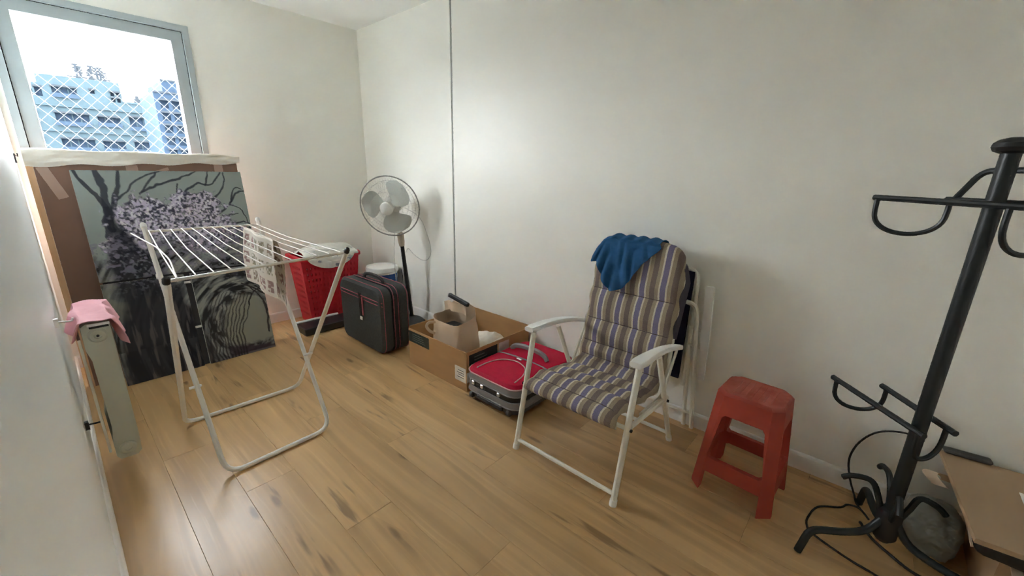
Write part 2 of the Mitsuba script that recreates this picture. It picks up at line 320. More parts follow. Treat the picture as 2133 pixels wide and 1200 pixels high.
# ---------------------------------------------------------------- tree print in three clipped panels, leaning on the board
scene['m_print'] = {'type': 'twosided', 'b': {'type': 'principled', 'base_color': {'type': 'mesh_attribute', 'name': 'vertex_color'}, 'roughness': 0.45, 'specular': 0.35}}
pedge = mat('print_edge', (0.03, 0.03, 0.035), 0.6)
pside = mat('print_side', (0.62, 0.62, 0.60), 0.6)
AW, AH = 0.824, 1.272
def srgb(c): return np.array([s2l(*c)])[0]
def art(u, v):
    """the printed picture: colours at u, v in metres from the top left corner"""
    sh = u.shape; u, v = u.ravel(), v.ravel()
    q = np.stack([u, v, 0*u], 1); col = np.empty((len(u), 3))
    col[:] = srgb((150, 160, 156)); col *= (0.86+0.3*fb(q*5, 3, 1))[:, None]
    wu = u + 0.016*(fb(q*14, 3, 2)-0.5)*2; wv = v + 0.016*(fb(q*14, 3, 5)-0.5)*2
    def over(c, a): 
        nonlocal col
        a = np.clip(a, 0, 1)[:, None]; col = col*(1-a) + srgb(c)*a
    def stroke(P, r0, r1, c, soft=0.004, alpha=1.0):
        P = spline(P, 7); m = np.full(len(u), 9.0); lo, hi = P.min(0)-0.06, P.max(0)+0.06
        k = (wu > lo[0]) & (wu < hi[0]) & (wv > lo[1]) & (wv < hi[1]); U, W_ = wu[k], wv[k]; d = np.full(k.sum(), 9.0)
        for i in range(len(P)-1):
            a, b = P[i], P[i+1]; e = b-a; tt = np.clip(((U-a[0])*e[0]+(W_-a[1])*e[1])/(e@e+1e-12), 0, 1)
            rr = r0+(r1-r0)*(i+tt)/(len(P)-1); d = np.minimum(d, np.hypot(U-a[0]-tt*e[0], W_-a[1]-tt*e[1])-rr)
        m[k] = d; over(c, alpha*(1-np.clip(m/soft, 0, 1)))
    S = lambda *p: [(x*AW, y*AH) for x, y in p]
    dk = (40, 42, 56); md = (84, 86, 100)
    # sky branches
    for P, r0, r1 in [(S((.1, .3), (.13, .16), (.06, .06), (.01, 0)), .02, .007), (S((.13, .26), (.14, .1), (.12, -.01)), .022, .014), (S((.14, .22), (.2, .1), (.24, -.01)), .016, .009),
        (S((.17, .15), (.3, .06), (.42, .012), (.52, .0)), .006, .003), (S((.33, .11), (.39, .06), (.44, .01)), .007, .005), (S((.33, .105), (.5, .05), (.62, .03), (.68, .0)), .007, .004),
        (S((.5, .2), (.6, .1), (.68, .07), (.78, .06), (.86, .0)), .007, .004), (S((.74, .07), (.78, .0)), .004, .004), (S((.72, .16), (.82, .11), (.86, .05), (.88, .0)), .006, .003),
        (S((.74, .25), (.86, .18), (.93, .11), (1.0, .1)), .008, .003), (S((.88, .16), (.92, .09), (.98, .09)), .005, .002), (S((.88, .17), (.95, .2), (.99, .3)), .004, .002),
        (S((.7, .32), (.85, .27), (1.0, .28)), .006, .003), (S((.7, .38), (.82, .33), (.9, .34), (1.0, .3)), .008, .003), (S((.78, .42), (.9, .35), (1.0, .33)), .006, .003),
        (S((.75, .28), (.86, .23), (.92, .22)), .005, .002), (S((.17, .3), (.3, .17), (.42, .13)), .010, .004), (S((.2, .36), (.4, .27), (.5, .2), (.56, .06)), .012, .004)]:
        stroke(P, r0*0.72, r1*0.72, dk, 0.003, 0.9)
    # blossom crown
    def blob(cx, cy, rx, ry): return 1 - np.sqrt(((wu/AW-cx)/rx)**2 + ((wv/AH-cy)/ry)**2)
    crown = np.maximum.reduce([blob(.38, .24, .26, .13), blob(.62, .3, .3, .13), blob(.66, .18, .2, .09), blob(.18, .38, .14, .12), blob(.4, .38, .3, .14)])
    crown = crown*1.6 + (fb(q*26, 3, 8)-0.5)*1.5
    over((112, 108, 128), np.clip(crown*4, 0, 0.85))
    dots = fb(q*95, 2, 11); dots2 = fb(q*90+9, 2, 12)
    k = np.clip(crown*4, 0, 1)
    over((192, 184, 204), k*np.clip((dots-0.50)*14, 0, 1)); over((214, 212, 220), k*np.clip((dots2-0.62)*16, 0, 1)); over((52, 52, 70), k*np.clip((0.40-dots)*14, 0, 1)*0.9)
    # dense undergrowth in the middle, streaks sweeping towards the arch
    au, av = u/AW-0.83, v/AH-0.84; rad = np.hypot(au*1.0, av*1.35); ang = np.arctan2(av, au)
    mid = np.clip((v/AH-0.36-0.05*np.sin(u*14))*14, 0, 1)
    sw = fb(np.stack([ang*3.4+0.4*fb(q*6, 2, 20), rad*46, 0*u], 1), 3, 21)
    over((92, 95, 97), mid*0.92); over((150, 153, 147), mid*np.clip((sw-0.52)*9, 0, 1)*0.85); over((28, 28, 32), mid*np.clip((0.47-sw)*10, 0, 1)*0.95)
    fl = fb(np.stack([u*40, v*60, 0*u], 1), 2, 22); pass
    # arch clearing lower right
    clear = np.clip((0.205 + 0.03*(fb(q*9, 2, 23)-0.5) - np.hypot(au-0.02, av*1.15+0.01))*30, 0, 1)*np.clip((0.955-v/AH)*40, 0, 1)
    over((141, 142, 130), clear)
    for P in (S((1, .62), (.92, .66), (.86, .72)), S((1.0, .68), (.93, .64), (.84, .6)), S((1., .78), (.97, .7), (.9, .63)), S((.98, .9), (.99, .8), (.97, .72))): stroke(P, .005, .002, (52, 48, 50), 0.003)
    over((58, 46, 58), np.clip((v/AH-0.945-0.02*np.sin(u*9)-0.02*(fb(q*18, 2, 24)-.5))*60, 0, 1)*np.clip((u/AW-0.62)*14, 0, 1)*0.95)
    over((110, 104, 104), np.clip((v/AH-0.985)*120, 0, 1)*np.clip((u/AW-0.5)*14, 0, 1))
    for k_ in range(11): x = .54+.024*k_; stroke(S((x, 1.0), (x+.004, .86), (x+.03+.004*k_, .74), (x+.12, .62+.005*k_)), .0035, .0012, (36, 33, 38), 0.003, 0.85)
    # the big dark trunk
    tw = np.interp(v/AH, [0, .14, .25, .4, .55, .75, 1], [.02, .03, .06, .12, .19, .25, .30]); tc = np.interp(v/AH, [0, .2, .4, .6, 1], [.12, .14, .19, .26, .28])
    e = (tw - np.abs(u/AW-tc) + 0.06*(fb(q*11, 3, 31)-0.5))*26
    over((24, 26, 36), np.clip(e*(v/AH > 0.16), 0, 1)*0.94)
    bark = fb(np.stack([u*55, v*7, 0*u], 1), 3, 32); low = np.clip((v/AH-0.5)*5, 0, 1)
    over((92, 86, 84), np.clip(e, 0, 1)*np.clip((bark-0.56)*9, 0, 1)*low*0.7); over((96, 78, 66), np.clip(e, 0, 1)*np.clip((bark-0.7)*12, 0, 1)*low*np.clip(np.sin(u*21-1.2)*2, 0, 1)*0.6)
    over((128, 122, 142), np.clip((fl-0.55)*12, 0, 1)*np.clip((0.56-v/AH)*8, 0, 1)*np.clip((v/AH-.27)*12, 0, 1)*0.8); over((108, 112, 120), np.clip((dots2-0.63)*14, 0, 1)*np.clip((v/AH-.3)*9, 0, 1)*np.clip((0.6-v/AH)*8, 0, 1)*0.8)
    lf = np.clip((.13-u/AW)*16, 0, 1)*np.clip((v/AH-.45)*9, 0, 1); over((128, 130, 118), lf*np.clip((fb(q*9, 3, 33)-.47)*10, 0, 1)*np.clip((.70-v/AH)*8, 0, 1))
    return np.clip(col, 0, 1).reshape(*sh, 3)
t = thing('tree_print', 'large dark print of a bare blossoming tree in three panels leaning under the window', 'picture')
PX0 = 0.186
def ppt(u, v, d=0.0):      # a point of the leaning picture: u from its left, v from its top, d behind its face
    f = 1 - v/AH; y = -0.545 + 0.205*f; z = 1.254*f
    n = V(0, 1.254, -0.205); n /= np.linalg.norm(n)
    return V(PX0+u, y, z) + n*d
sv, su = 0.642, 0.398
for (u0, u1, v0, v1) in ((0, AW, 0, sv-0.006), (0, su-0.012, sv+0.006, AH-0.003), (su+0.022, AW, sv+0.006, AH-0.003)):
    nu, nv = int((u1-u0)/0.0036), int((v1-v0)/0.0036)
    uu, vv = np.meshgrid(np.linspace(u0, u1, nu), np.linspace(v0, v1, nv), indexing='ij')
    f = 1-vv/AH; P = np.stack([PX0+uu, -0.545+0.205*f, 1.254*f], -1)
    k = part(t, 'print_panel', tm(P.reshape(-1, 3), gridf(nu, nv)), 'm_print', True, color=art(uu, vv).reshape(-1, 3))
    put(k+'__stretcher', hull([ppt(u, v, d) for u in (u0, u1) for v in (v0, v1) for d in (0.0006, 0.020)]), pside, False)
part(t, 'backing', hull([ppt(u, v, d) for u in (0.012, AW-0.004) for v in (0.02, AH-0.006) for d in (0.0208, 0.028)]), pedge, False)
for u, v, w, h in ((0.255, sv, 0.012, 0.034), (su-0.002, sv+0.06, 0.034, 0.014), (su+0.002, sv+0.36, 0.034, 0.014)):
    part(t, 'clip', hull([ppt(u+a*w/2, v+b*h/2, d) for a in (-1, 1) for b in (-1, 1) for d in (-0.004, -0.0005)]), whiteplastic, False, 'small white clip')

# ---------------------------------------------------------------- radiator on the left wall
rad_shaded = mat('radiator', (0.47, 0.48, 0.40), 0.45)  # shade on the radiator end is put into this darker colour
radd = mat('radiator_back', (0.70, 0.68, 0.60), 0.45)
t = thing('radiator', 'cream wall radiator seen end-on at the left wall under a pink cloth', 'radiator')
ry, rz0, rz1 = -1.60, 0.125, 0.715
def section(y0, y1):
    prof = [(0.062, rz0+0.02), (0.072, rz0+0.002), (0.125, rz0), (0.138, rz0+0.014), (0.141, rz0+0.10), (0.141, rz1-0.10), (0.140, rz1-0.02), (0.130, rz1-0.004), (0.075, rz1), (0.060, rz1-0.012), (0.058, rz1-0.10), (0.068, rz1-0.15), (0.070, rz0+0.14), (0.062, rz0+0.09)]
    poly = m3.CrossSection([[(x, z) for x, z in prof]], m3.FillRule.NonZero)
    s = frm(m3.Manifold.extrude(poly, y1-y0)); M = np.eye(4); M[:3, :3] = [[1, 0, 0], [0, 0, -1], [0, 1, 0]]; M[:3, 3] = (0, y1, 0)
    return xf(s, M)
for i in range(4): part(t, 'section', section(ry+i*0.08+0.002, ry+(i+1)*0.08-0.002), rad_shaded, False)
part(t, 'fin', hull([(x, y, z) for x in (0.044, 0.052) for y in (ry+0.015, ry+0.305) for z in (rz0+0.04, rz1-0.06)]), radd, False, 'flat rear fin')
for z in (rz0+0.045, rz1-0.05):
    part(t, 'plug', xf(lathe([(0, 0.0), (0.028, 0.0), (0.028, 0.006), (0.022, 0.010), (0.012, 0.010), (0.011, 0.006), (0.005, 0.006), (0.0, 0.008)], 24), frame((0.100, ry+0.0025, z), (0, -1, 0))), rad_shaded, 30, 'round end plug')
part(t, 'cover_plate', box(0.078, 0.140, ry-0.004, ry+0.0015, rz1-0.012, rz1-0.002), whiteplastic, False, 'white top plate')
part(t, 'plug_screw', xf(lathe([(0, 0.011), (0.0045, 0.010), (0.0045, 0.004), (0, 0.004)], 12), frame((0.100, ry+0.0025, rz1-0.05), (0, -1, 0))), black, 30, 'dark screw')
part(t, 'slot', box(0.082, 0.136, ry-0.002, ry+0.0018, rz1-0.021, rz1-0.013), black, False, 'dark slot')
for z in (0.30, 0.730):
    part(t, 'bracket', cat(box(0.0, 0.012, ry+0.034, ry+0.052, z-0.018, z+0.014), tube(fillet([(0.008, ry+0.043, z), (0.046, ry+0.043, z-0.004), (0.050, ry+0.043, z+0.008)], .006), 0.0035, 8)), black if z < .5 else chrome, 30, 'dark wall bracket')
pinkc = mat('pink_cloth', proc(lambda p, n, uv: mix((0.62, 0.30, 0.34), (0.68, 0.36, 0.40), fbm(p.x*40, p.y*40, p.z*40))), 0.85, spec=0.1, sheen=0.4)
nu, nv = 40, 34; P = np.zeros((nu, nv, 3))
for i in range(nu):
    s = i/(nu-1)                                   # across the radiator, wall side to room side
    for j in range(nv):
        tt = j/(nv-1); y = ry - 0.012 + 0.35*tt
        L = s*0.285 - 0.075
        if L < 0: x, z = 0.052 + 0.30*L + 0.012*math.sin(tt*9), rz1 + 0.008 + L*0.9
        elif L < 0.095: x, z = 0.052 + L, rz1 + 0.010 + 0.004*math.sin(L*60+tt*5)
        else: q = L-0.095; x, z = 0.147 + 0.012*math.sin(q*20+tt*14) + q*0.22, rz1 + 0.008 - q*0.95*(1.0-0.35*tt)
        P[i, j] = (x, y - 0.012*math.sin(s*7)*(1-tt), z)
P[..., 0] = np.maximum(P[..., 0], 0.012)
single('pink_cloth', 'pink cloth draped over the end of the radiator at the left wall', 'cloth', sheet(P, 0.003), pinkc, 40)
single('wall_hook', 'tiny dark hook high on the left wall near the window', 'hook', cat(box(0, 0.006, -0.262, -0.222, 1.285, 1.335, 0.002), tube([(0.004, -0.24, 1.325), (0.014, -0.24, 1.32), (0.014, -0.24, 1.335)], 0.003, 6)), black)

# ---------------------------------------------------------------- clothes drying rack
rackm = mat('rack_enamel', (0.74, 0.71, 0.66), 0.33)
t = thing('drying_rack', 'white folding clothes drying rack standing open in front of the tree print', 'drying rack')
A = [(0.345, -1.20, 1.02), (0.362, -1.845, 0.011), (0.822, -1.830, 0.011), (0.828, -1.17, 1.01)]       # far top - near foot
B = [(0.262, -2.15, 0.955), (0.330, -1.262, 0.011), (0.880, -1.285, 0.011), (0.862, -2.10, 0.965)]       # near top - far foot
part(t, 'leg_frame', tube(fillet(A, 0.075, 8), 0.0105, 12), rackm)
part(t, 'leg_frame', tube(fillet(B, 0.075, 8), 0.0105, 12), rackm)
for P, Q in (((0.345, -1.20, 0.992), (0.828, -1.17, 0.985)), ((0.268, -2.135, 0.95), (0.862, -2.085, 0.955))):
    part(t, 'cross_rod', tube([P, Q], 0.0055, 10), rackm)
for P in (A[0], A[3], B[0], B[3]):
    d = V(0, 0.55, 0.83) if P in (A[0], A[3]) else V(0, -0.55, 0.83)
    part(t, 'end_cap', tube([V(*P)-d*0.01, V(*P)+d*0.006, V(*P)+d*0.014], ([0.0125, 0.0125, 0.008] if P in (A[0], A[3]) else [0.0107, 0.0107, 0.006]), 12), whiteplastic if P in (A[0], A[3]) else black)
for P in ((0.35, -1.625, 0.355), (0.835, -1.62, 0.35)):
    part(t, 'pivot', tube([V(*P)-V(0.022, 0, 0), V(*P)+V(0.022, 0, 0)], 0.006, 10), chrome)
NWIRE = 12
for i in range(NWIRE):
    f = (i+0.35)/(NWIRE-0.3)
    a = V(0.345, -1.20, 0.996)*(1-f) + V(0.828, -1.17, 0.989)*f; b_ = V(0.272, -2.135, 0.956)*(1-f) + V(0.858, -2.087, 0.961)*f
    m = (a+b_)/2 + V(0.002*math.sin(i*2.1), 0.05*math.sin(i*1.3), -0.010)
    part(t, 'wire', tube([a+V(0, 0.012, 0), a, m, b_], 0.0023, 6), rackm)
part(t, 'side_wire', tube(fillet([(0.300, -1.17, 0.985), (0.335, -1.55, 0.965), (0.330, -1.80, 0.955), (0.292, -2.13, 0.945)], .06), 0.003, 8), rackm)

def towel_col(p, n, uv):
    u, v = uv.x*5.2, uv.y*7.0
    iu, iv = dr.floor(u), dr.floor(v); fu, fv = dr.abs(u-iu-0.5), dr.abs(v-iv-0.5)
    h = cell_rand(iu+7, iv+7, 2)
    c = mix((0.26, 0.12, 0.11), (0.20, 0.18, 0.10), smoothstep(0.3, 0.7, h))
    inside = smoothstep(0.36, 0.30, dr.maximum(fu, fv)); spot = smoothstep(0.25, 0.6, noise(p.x*90, p.y*90, p.z*90))
    return mix((0.74, 0.69, 0.62), c, inside*spot*0.8)
towelm = mat('patterned_towel', proc(towel_col), 0.85, spec=0.1)
nu, nv = 30, 46; P = np.zeros((nu, nv, 3)); UVt = np.zeros((nu, nv, 2))
for i in range(nu):
    s = i/(nu-1)
    for j in range(nv):
        q = j/(nv-1); L = q*0.56 - 0.25; y = -1.43 - 0.36*s
        zz = 1.000 - 0.020*s
        if L < 0: x, z = 0.690 - 0.006 - 0.018*min(1, -L*8) + 0.008*math.sin(s*9+L*8), zz + 0.006 + L
        else: x, z = 0.690 + 0.006 + 0.020*min(1, L*8) + 0.010*math.sin(s*7+L*9), zz + 0.006 - L
        if abs(L) < 0.02: z += 0.004
        P[i, j] = (x, y + 0.02*math.sin(L*7), z)
        UVt[i, j] = (s, q)
nuv = np.vstack([UVt.reshape(-1, 2)]*2)
single('kitchen_towel', 'small checked towel with a pale fringe hanging over the wires of the drying rack', 'towel', sheet(P, 0.003), towelm, True, uv=nuv)
# ---------------------------------------------------------------- low black case, red basket with white laundry, white bucket
t = thing('flat_case', 'low flat black case with a white back edge on the floor before the red basket', 'case')
part(t, 'body', rbox(1.24, 1.66, -0.52, -0.335, 0.0, 0.062, 0.012, 12), black)
part(t, 'edge', box(1.245, 1.60, -0.338, -0.318, 0.008, 0.072, 0.004), whiteplastic, False, 'white plastic edge')
redp = mat('red_basket', (0.50, 0.022, 0.034), 0.38)
t = thing('laundry_basket', 'tall red plastic laundry basket with slotted sides in the corner behind the suitcase', 'basket')
def frus(x0, x1, y0, y1, z0, X0, X1, Y0, Y1, z1): return mhull([(x, y, z0) for x in (x0, x1) for y in (y0, y1)] + [(x, y, z1) for x in (X0, X1) for y in (Y0, Y1)])
o = frus(1.40, 1.80, -0.275, -0.065, 0.0, 1.352, 1.852, -0.30, -0.03, 0.565); i = frus(1.407, 1.793, -0.268, -0.072, 0.008, 1.359, 1.845, -0.293, -0.037, 0.58)
cut = []
for r in range(9):
    z = 0.07 + r*0.05
    for c in range(14):
        f = (c+0.5)/14; w = 0.005
        lo, hi = 1.40-0.048*z/0.565, 1.80+0.052*z/0.565; x = lo+0.02+(hi-lo-0.04)*f
        cut.append(mbox(x-w, x+w, -0.32, -0.0, z, z+0.024))
    for c in range(7):
        y = -0.255 + 0.17*(c+0.5)/7; cut.append(mbox(1.30, 1.90, y-0.0045, y+0.0045, z, z+0.024))
body = m3.Manifold.batch_boolean([o, i] + cut, m3.OpType.Subtract)
part(t, 'body', frm(body), redp, False)
rim = m3.Manifold.hull_points(boxpts(1.338, 1.866, -0.314, -0.016, 0.552, 0.588, 0.007)) - mbox(1.36, 1.845, -0.293, -0.037, 0.5, 0.7)
part(t, 'rim', frm(rim), redp, False)
for x in (1.33, 1.874): part(t, 'handle', tube(fillet([(x, -0.24, 0.57), (x+(0.02 if x > 1.6 else -0.02), -0.24, 0.57), (x+(0.02 if x > 1.6 else -0.02), -0.10, 0.57), (x, -0.10, 0.57)], .015), 0.008, 8), redp)
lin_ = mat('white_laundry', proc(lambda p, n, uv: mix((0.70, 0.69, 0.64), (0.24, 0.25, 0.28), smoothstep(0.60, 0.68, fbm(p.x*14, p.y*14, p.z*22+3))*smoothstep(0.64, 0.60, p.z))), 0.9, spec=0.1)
nu, nv = 64, 60; P = np.zeros((nu, nv, 3))
for i in range(nu):
    for j in range(nv):
        a, b_ = i/(nu-1), j/(nv-1); x = 1.37 + 0.46*a; L = b_*0.44
        if L < 0.25: y, z = -0.055 - L, 0.575 + 0.065*math.sin(math.pi*min(L/0.27, 1))**0.7*(0.55+0.45*math.sin(math.pi*a)) + 0.02
        else: q = L-0.25; y, z = -0.318 - 0.022*math.sin(min(1, q*9)), 0.60 - q*(0.52*math.sin(math.pi*min(max(a*1.15-0.05, 0), 1))**0.6+0.12)
        P[i, j] = (x, y, z)
nz = fb(np.stack([P[..., 0]*16, P[..., 1]*16, P[..., 2]*16], -1), 3, 2)-0.5
P[..., 2] += nz*0.075*(P[..., 1] > -0.305); P[..., 1] -= np.abs(nz)*0.03*(P[..., 1] <= -0.305)
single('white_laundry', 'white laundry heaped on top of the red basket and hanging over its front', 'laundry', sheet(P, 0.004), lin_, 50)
t = thing('bucket', 'round white bucket with a blue printed band and a white lid behind the suitcase', 'bucket')
bk = (2.005, -0.42)
part(t, 'body', mv(lathe([(0, 0), (0.112, 0), (0.118, 0.006), (0.132, 0.40), (0.136, 0.402), (0.136, 0.412), (0, 0.412)], 40), *bk), whiteplastic, 30)
bluel = mat('blue_label', proc(lambda p, n, uv: mix((0.015, 0.05, 0.20), (0.55, 0.60, 0.68), smoothstep(0.58, 0.62, fbm(p.x*22, p.y*22, p.z*30)))), 0.4)
part(t, 'label', mv(lathe([(0.1225, 0.10), (0.1325, 0.385)], 40), *bk), bluel, 30, 'blue and white printed band')
part(t, 'lid', mv(lathe([(0, 0.438), (0.118, 0.438), (0.122, 0.446), (0.138, 0.446), (0.143, 0.440), (0.143, 0.405), (0.138, 0.405), (0.138, 0.412), (0, 0.412)], 40), *bk), whiteplastic, 30, 'white lid')
part(t, 'handle', mv(tube([(0.146*math.cos(a), -0.146*abs(math.sin(a))*0.4-0.12*math.sin(a)*0, 0.40-0.20*math.sin(a)) for a in np.linspace(0, math.pi, 20)], 0.003, 6), bk[0], bk[1]-0.09), black, 30)

# ---------------------------------------------------------------- pedestal fan
fangrey = mat('fan_plastic', (0.62, 0.61, 0.57), 0.4); beige = mat('fan_neck', (0.42, 0.34, 0.25), 0.45); wirem = mat('fan_wire', (0.50, 0.49, 0.46), 0.4)
rimm = mat('fan_rim', (0.27, 0.265, 0.25), 0.45)
bladem = {'type': 'principled', 'base_color': rgb((0.47, 0.49, 0.45)), 'roughness': 0.35, 'specular': 0.5}
scene['m_blade'] = {'type': 'twosided', 'b': bladem}
t = thing('pedestal_fan', 'grey pedestal fan with a round wire cage and leaning black pole in the corner', 'fan')
fb_ = V(2.045, -0.80, 0.0); ft = V(1.972, -0.80, 0.76); fn = V(-0.78, -0.60, -0.16); fn /= np.linalg.norm(fn)
fc = V(1.885, -0.80, 1.008)
part(t, 'base', mv(lathe([(0, 0), (0.20, 0), (0.20, 0.012), (0.185, 0.024), (0.10, 0.045), (0.045, 0.062), (0.030, 0.10), (0, 0.10)], 40), 2.028 if False else 1.938, -0.80), black)
P0 = V(1.985, -0.80, 0.07)
part(t, 'pole', tube([V(2.040, -0.80, 0.05), V(2.01, -0.80, 0.36), V(1.978, -0.80, 0.70)], [0.017, 0.017, 0.0155], 14), black)
ax = (ft-V(2.040, -0.80, 0.05)); ax /= np.linalg.norm(ax)
part(t, 'neck', tube([V(1.978, -0.80, 0.68), V(1.976, -0.80, 0.71), V(1.970, -0.80, 0.77), V(1.966, -0.80, 0.80)], [0.021, 0.026, 0.028, 0.018], 16), beige, 30, 'beige neck')
Mh = frame(fc, fn)
part(t, 'motor', xf(lathe([(0, -0.21), (0.04, -0.205), (0.062, -0.18), (0.072, -0.12), (0.07, -0.07), (0.05, -0.055), (0, -0.055)], 28), Mh), fangrey)
part(t, 'yoke', tube([V(1.966, -0.80, 0.79), V(1.955, -0.79, 0.88), fc - fn*0.12], [0.02, 0.024, 0.03], 12), fangrey)
R_ = 0.238
def cage(sgn, depth, r0):
    ms = []
    for k in range(64):
        a = 2*math.pi*k/64; pts = []
        for q in np.linspace(0, 1, 9):
            r = r0 + (R_-r0)*q; z = sgn*depth*(1-q**3.2); pts.append((r*math.cos(a), r*math.sin(a), z))
        ms.append(tube(pts, 0.00055, 4))
    for q in (0.42, 0.78):
        r = r0+(R_-r0)*q; z = sgn*depth*(1-q**3.2); ms.append(tube([(r*math.cos(a), r*math.sin(a), z) for a in np.linspace(0, 2*math.pi, 48, endpoint=False)], 0.0012, 4, closed=True))
    return xf(cat(*ms), Mh)
k1 = part(t, 'front_grille', cage(1, 0.075, 0.045), wirem, True, 'fine wire front cage'); labels[k1]['kind'] = 'stuff'
k1 = part(t, 'rear_grille', cage(-1, 0.06, 0.06), wirem, True, 'fine wire rear cage'); labels[k1]['kind'] = 'stuff'
part(t, 'rim', xf(tube([(R_*math.cos(a), R_*math.sin(a), 0) for a in np.linspace(0, 2*math.pi, 72, endpoint=False)], 0.0052, 8, closed=True), Mh), rimm, True, 'darker rim ring')
part(t, 'cap', xf(lathe([(0, 0.098), (0.030, 0.096), (0.047, 0.088), (0.052, 0.078), (0.052, 0.064), (0, 0.064)], 32), Mh), fangrey, 30, 'round centre cap')
part(t, 'hub', xf(lathe([(0, 0.045), (0.025, 0.043), (0.034, 0.03), (0.036, -0.02), (0, -0.02)], 28), Mh), fangrey)
for k in range(3):
    a0 = math.radians(38 + 120*k); nu, nv = 16, 20; P = np.zeros((nu, nv, 3))
    for i in range(nu):
        for j in range(nv):
            q, w = i/(nu-1), j/(nv-1)*2-1
            r = 0.030 + 0.185*q; half = (0.34 + 0.42*math.sin(math.pi*min(q*0.72+0.08, 1)))*(1 if q < .75 else math.sqrt(max(1-((q-.75)/.27)**2, 0.02)))
            a = a0 + w*half + 0.35*q; P[i, j] = (r*math.cos(a), r*math.sin(a), -0.020*w*(0.5+0.8*q) + 0.012)
    part(t, 'blade', xf(sheet(P, 0.0022), Mh), 'm_blade', 40)
c1 = fc - fn*0.2 + V(0, 0, -0.03)
part(t, 'power_cord', tube(spline([c1, V(2.06, -0.93, 0.93), V(2.085, -1.00, 0.80), V(2.10, -1.03, 0.66), V(2.09, -1.00, 0.585), V(2.06, -0.95, 0.575), V(2.03, -0.88, 0.62), V(2.015, -0.835, 0.66), V(2.01, -0.80, 0.62)], 10), 0.0022, 6), wirem)
part(t, 'power_cord', tube(spline([c1 - V(0, 0, 0.01), V(1.955, -0.74, 0.78), V(1.950, -0.72, 0.6), V(1.958, -0.71, 0.4), V(1.97, -0.7, 0.2), V(1.98, -0.66, 0.028)], 8), 0.0022, 6), wirem)

# ---------------------------------------------------------------- dark suitcase standing upright
scm = mat('suitcase_cloth', proc(lambda p, n, uv: mix((0.042, 0.046, 0.044), (0.062, 0.066, 0.063), fbm(p.x*90, p.y*90, p.z*90))), 0.7, spec=0.25)
scd = mat('suitcase_side', (0.017, 0.016, 0.017), 0.6); pipe = mat('red_piping', (0.26, 0.06, 0.075), 0.5)
t = thing('suitcase', 'dark grey soft suitcase with dark red piping standing upright beside the fan', 'suitcase')
sx0, sx1, sy0, sy1, sz1 = 1.468, 1.702, -1.285, -0.690, 0.495
def rrect(y0, y1, z0, z1, r, n=8):
    out = []
    for cy, cz, a0 in ((y1-r, z1-r, 0), (y0+r, z1-r, 90), (y0+r, z0+r, 180), (y1-r, z0+r, 270)):
        for a in np.linspace(a0, a0+90, n): out.append((cy+r*math.cos(math.radians(a)), cz+r*math.sin(math.radians(a))))
    return np.array(out)
def slab(x0, x1, r, inset, pil):
    o = rrect(sy0, sy1, 0.006, sz1, r); c = o.mean(0); pts = []
    for x, k in ((x0, 1-pil), (x0+inset, 1.0), (x1-inset, 1.0), (x1, 1-pil)): 
        s = 1-(1-k); d = o-c; L = np.linalg.norm(d, axis=1, keepdims=True); pts += [(x, *(c+dd*(l-(1-k)*0.5)/l)) for dd, l in zip(d, L[:, 0])]
    return hull(pts)
part(t, 'front_shell', slab(sx0, sx0+0.10, 0.075, 0.022, 0.04), scm, 25)
part(t, 'rear_shell', slab(sx0+0.135, sx1, 0.075, 0.022, 0.04), scm, 25)
part(t, 'gusset', slab(sx0+0.09, sx0+0.145, 0.07, 0.001, 0.012), scd, 25)
for x in (sx0+0.022, sx0+0.100, sx0+0.135, sx1-0.022):
    part(t, 'piping', tube([(x, y, z) for y, z in rrect(sy0-0.001, sy1+0.001, 0.006, sz1+0.001, 0.076, 10)], 0.0034, 6, closed=True), pipe)
for z in (0.405, 0.380): part(t, 'piping', tube([(sx0+0.012, sy1+0.004, z+0.005), (sx0-0.001, sy1-0.03, z+.003), (sx0-0.001, sy0+0.05, z), (sx0+0.012, sy0+0.004, z-0.004)], 0.0038, 6), pipe)
part(t, 'strap', box(sx0-0.007, sx0+0.001, -1.018, -0.990, 0.245, 0.425, 0.002), scd, False)
part(t, 'strap', box(sx0-0.009, sx0-0.005, -1.052, -1.030, 0.26, 0.40, 0.0015), pipe, False)
part(t, 'tag', box(sx0-0.012, sx0-0.005, -1.030, -1.000, 0.220, 0.246, 0.002), whiteplastic, False, 'small white tag')
part(t, 'handle', tube(spline([(sx0+0.118, -0.87, sz1-0.003), (sx0+0.118, -0.885, sz1+0.028), (sx0+0.118, -0.95, sz1+0.042), (sx0+0.118, -1.05, sz1+0.040), (sx0+0.118, -1.115, sz1+0.026), (sx0+0.118, -1.13, sz1-0.003)], 6), 0.010, 10, flat=1.3), scd)
for y in (-1.19, -0.81):
    for x in (sx0+0.04, sx1-0.04): part(t, 'foot', box(x-0.012, x+0.012, y-0.02, y+0.02, 0.0, 0.010, 0.002), black, False)

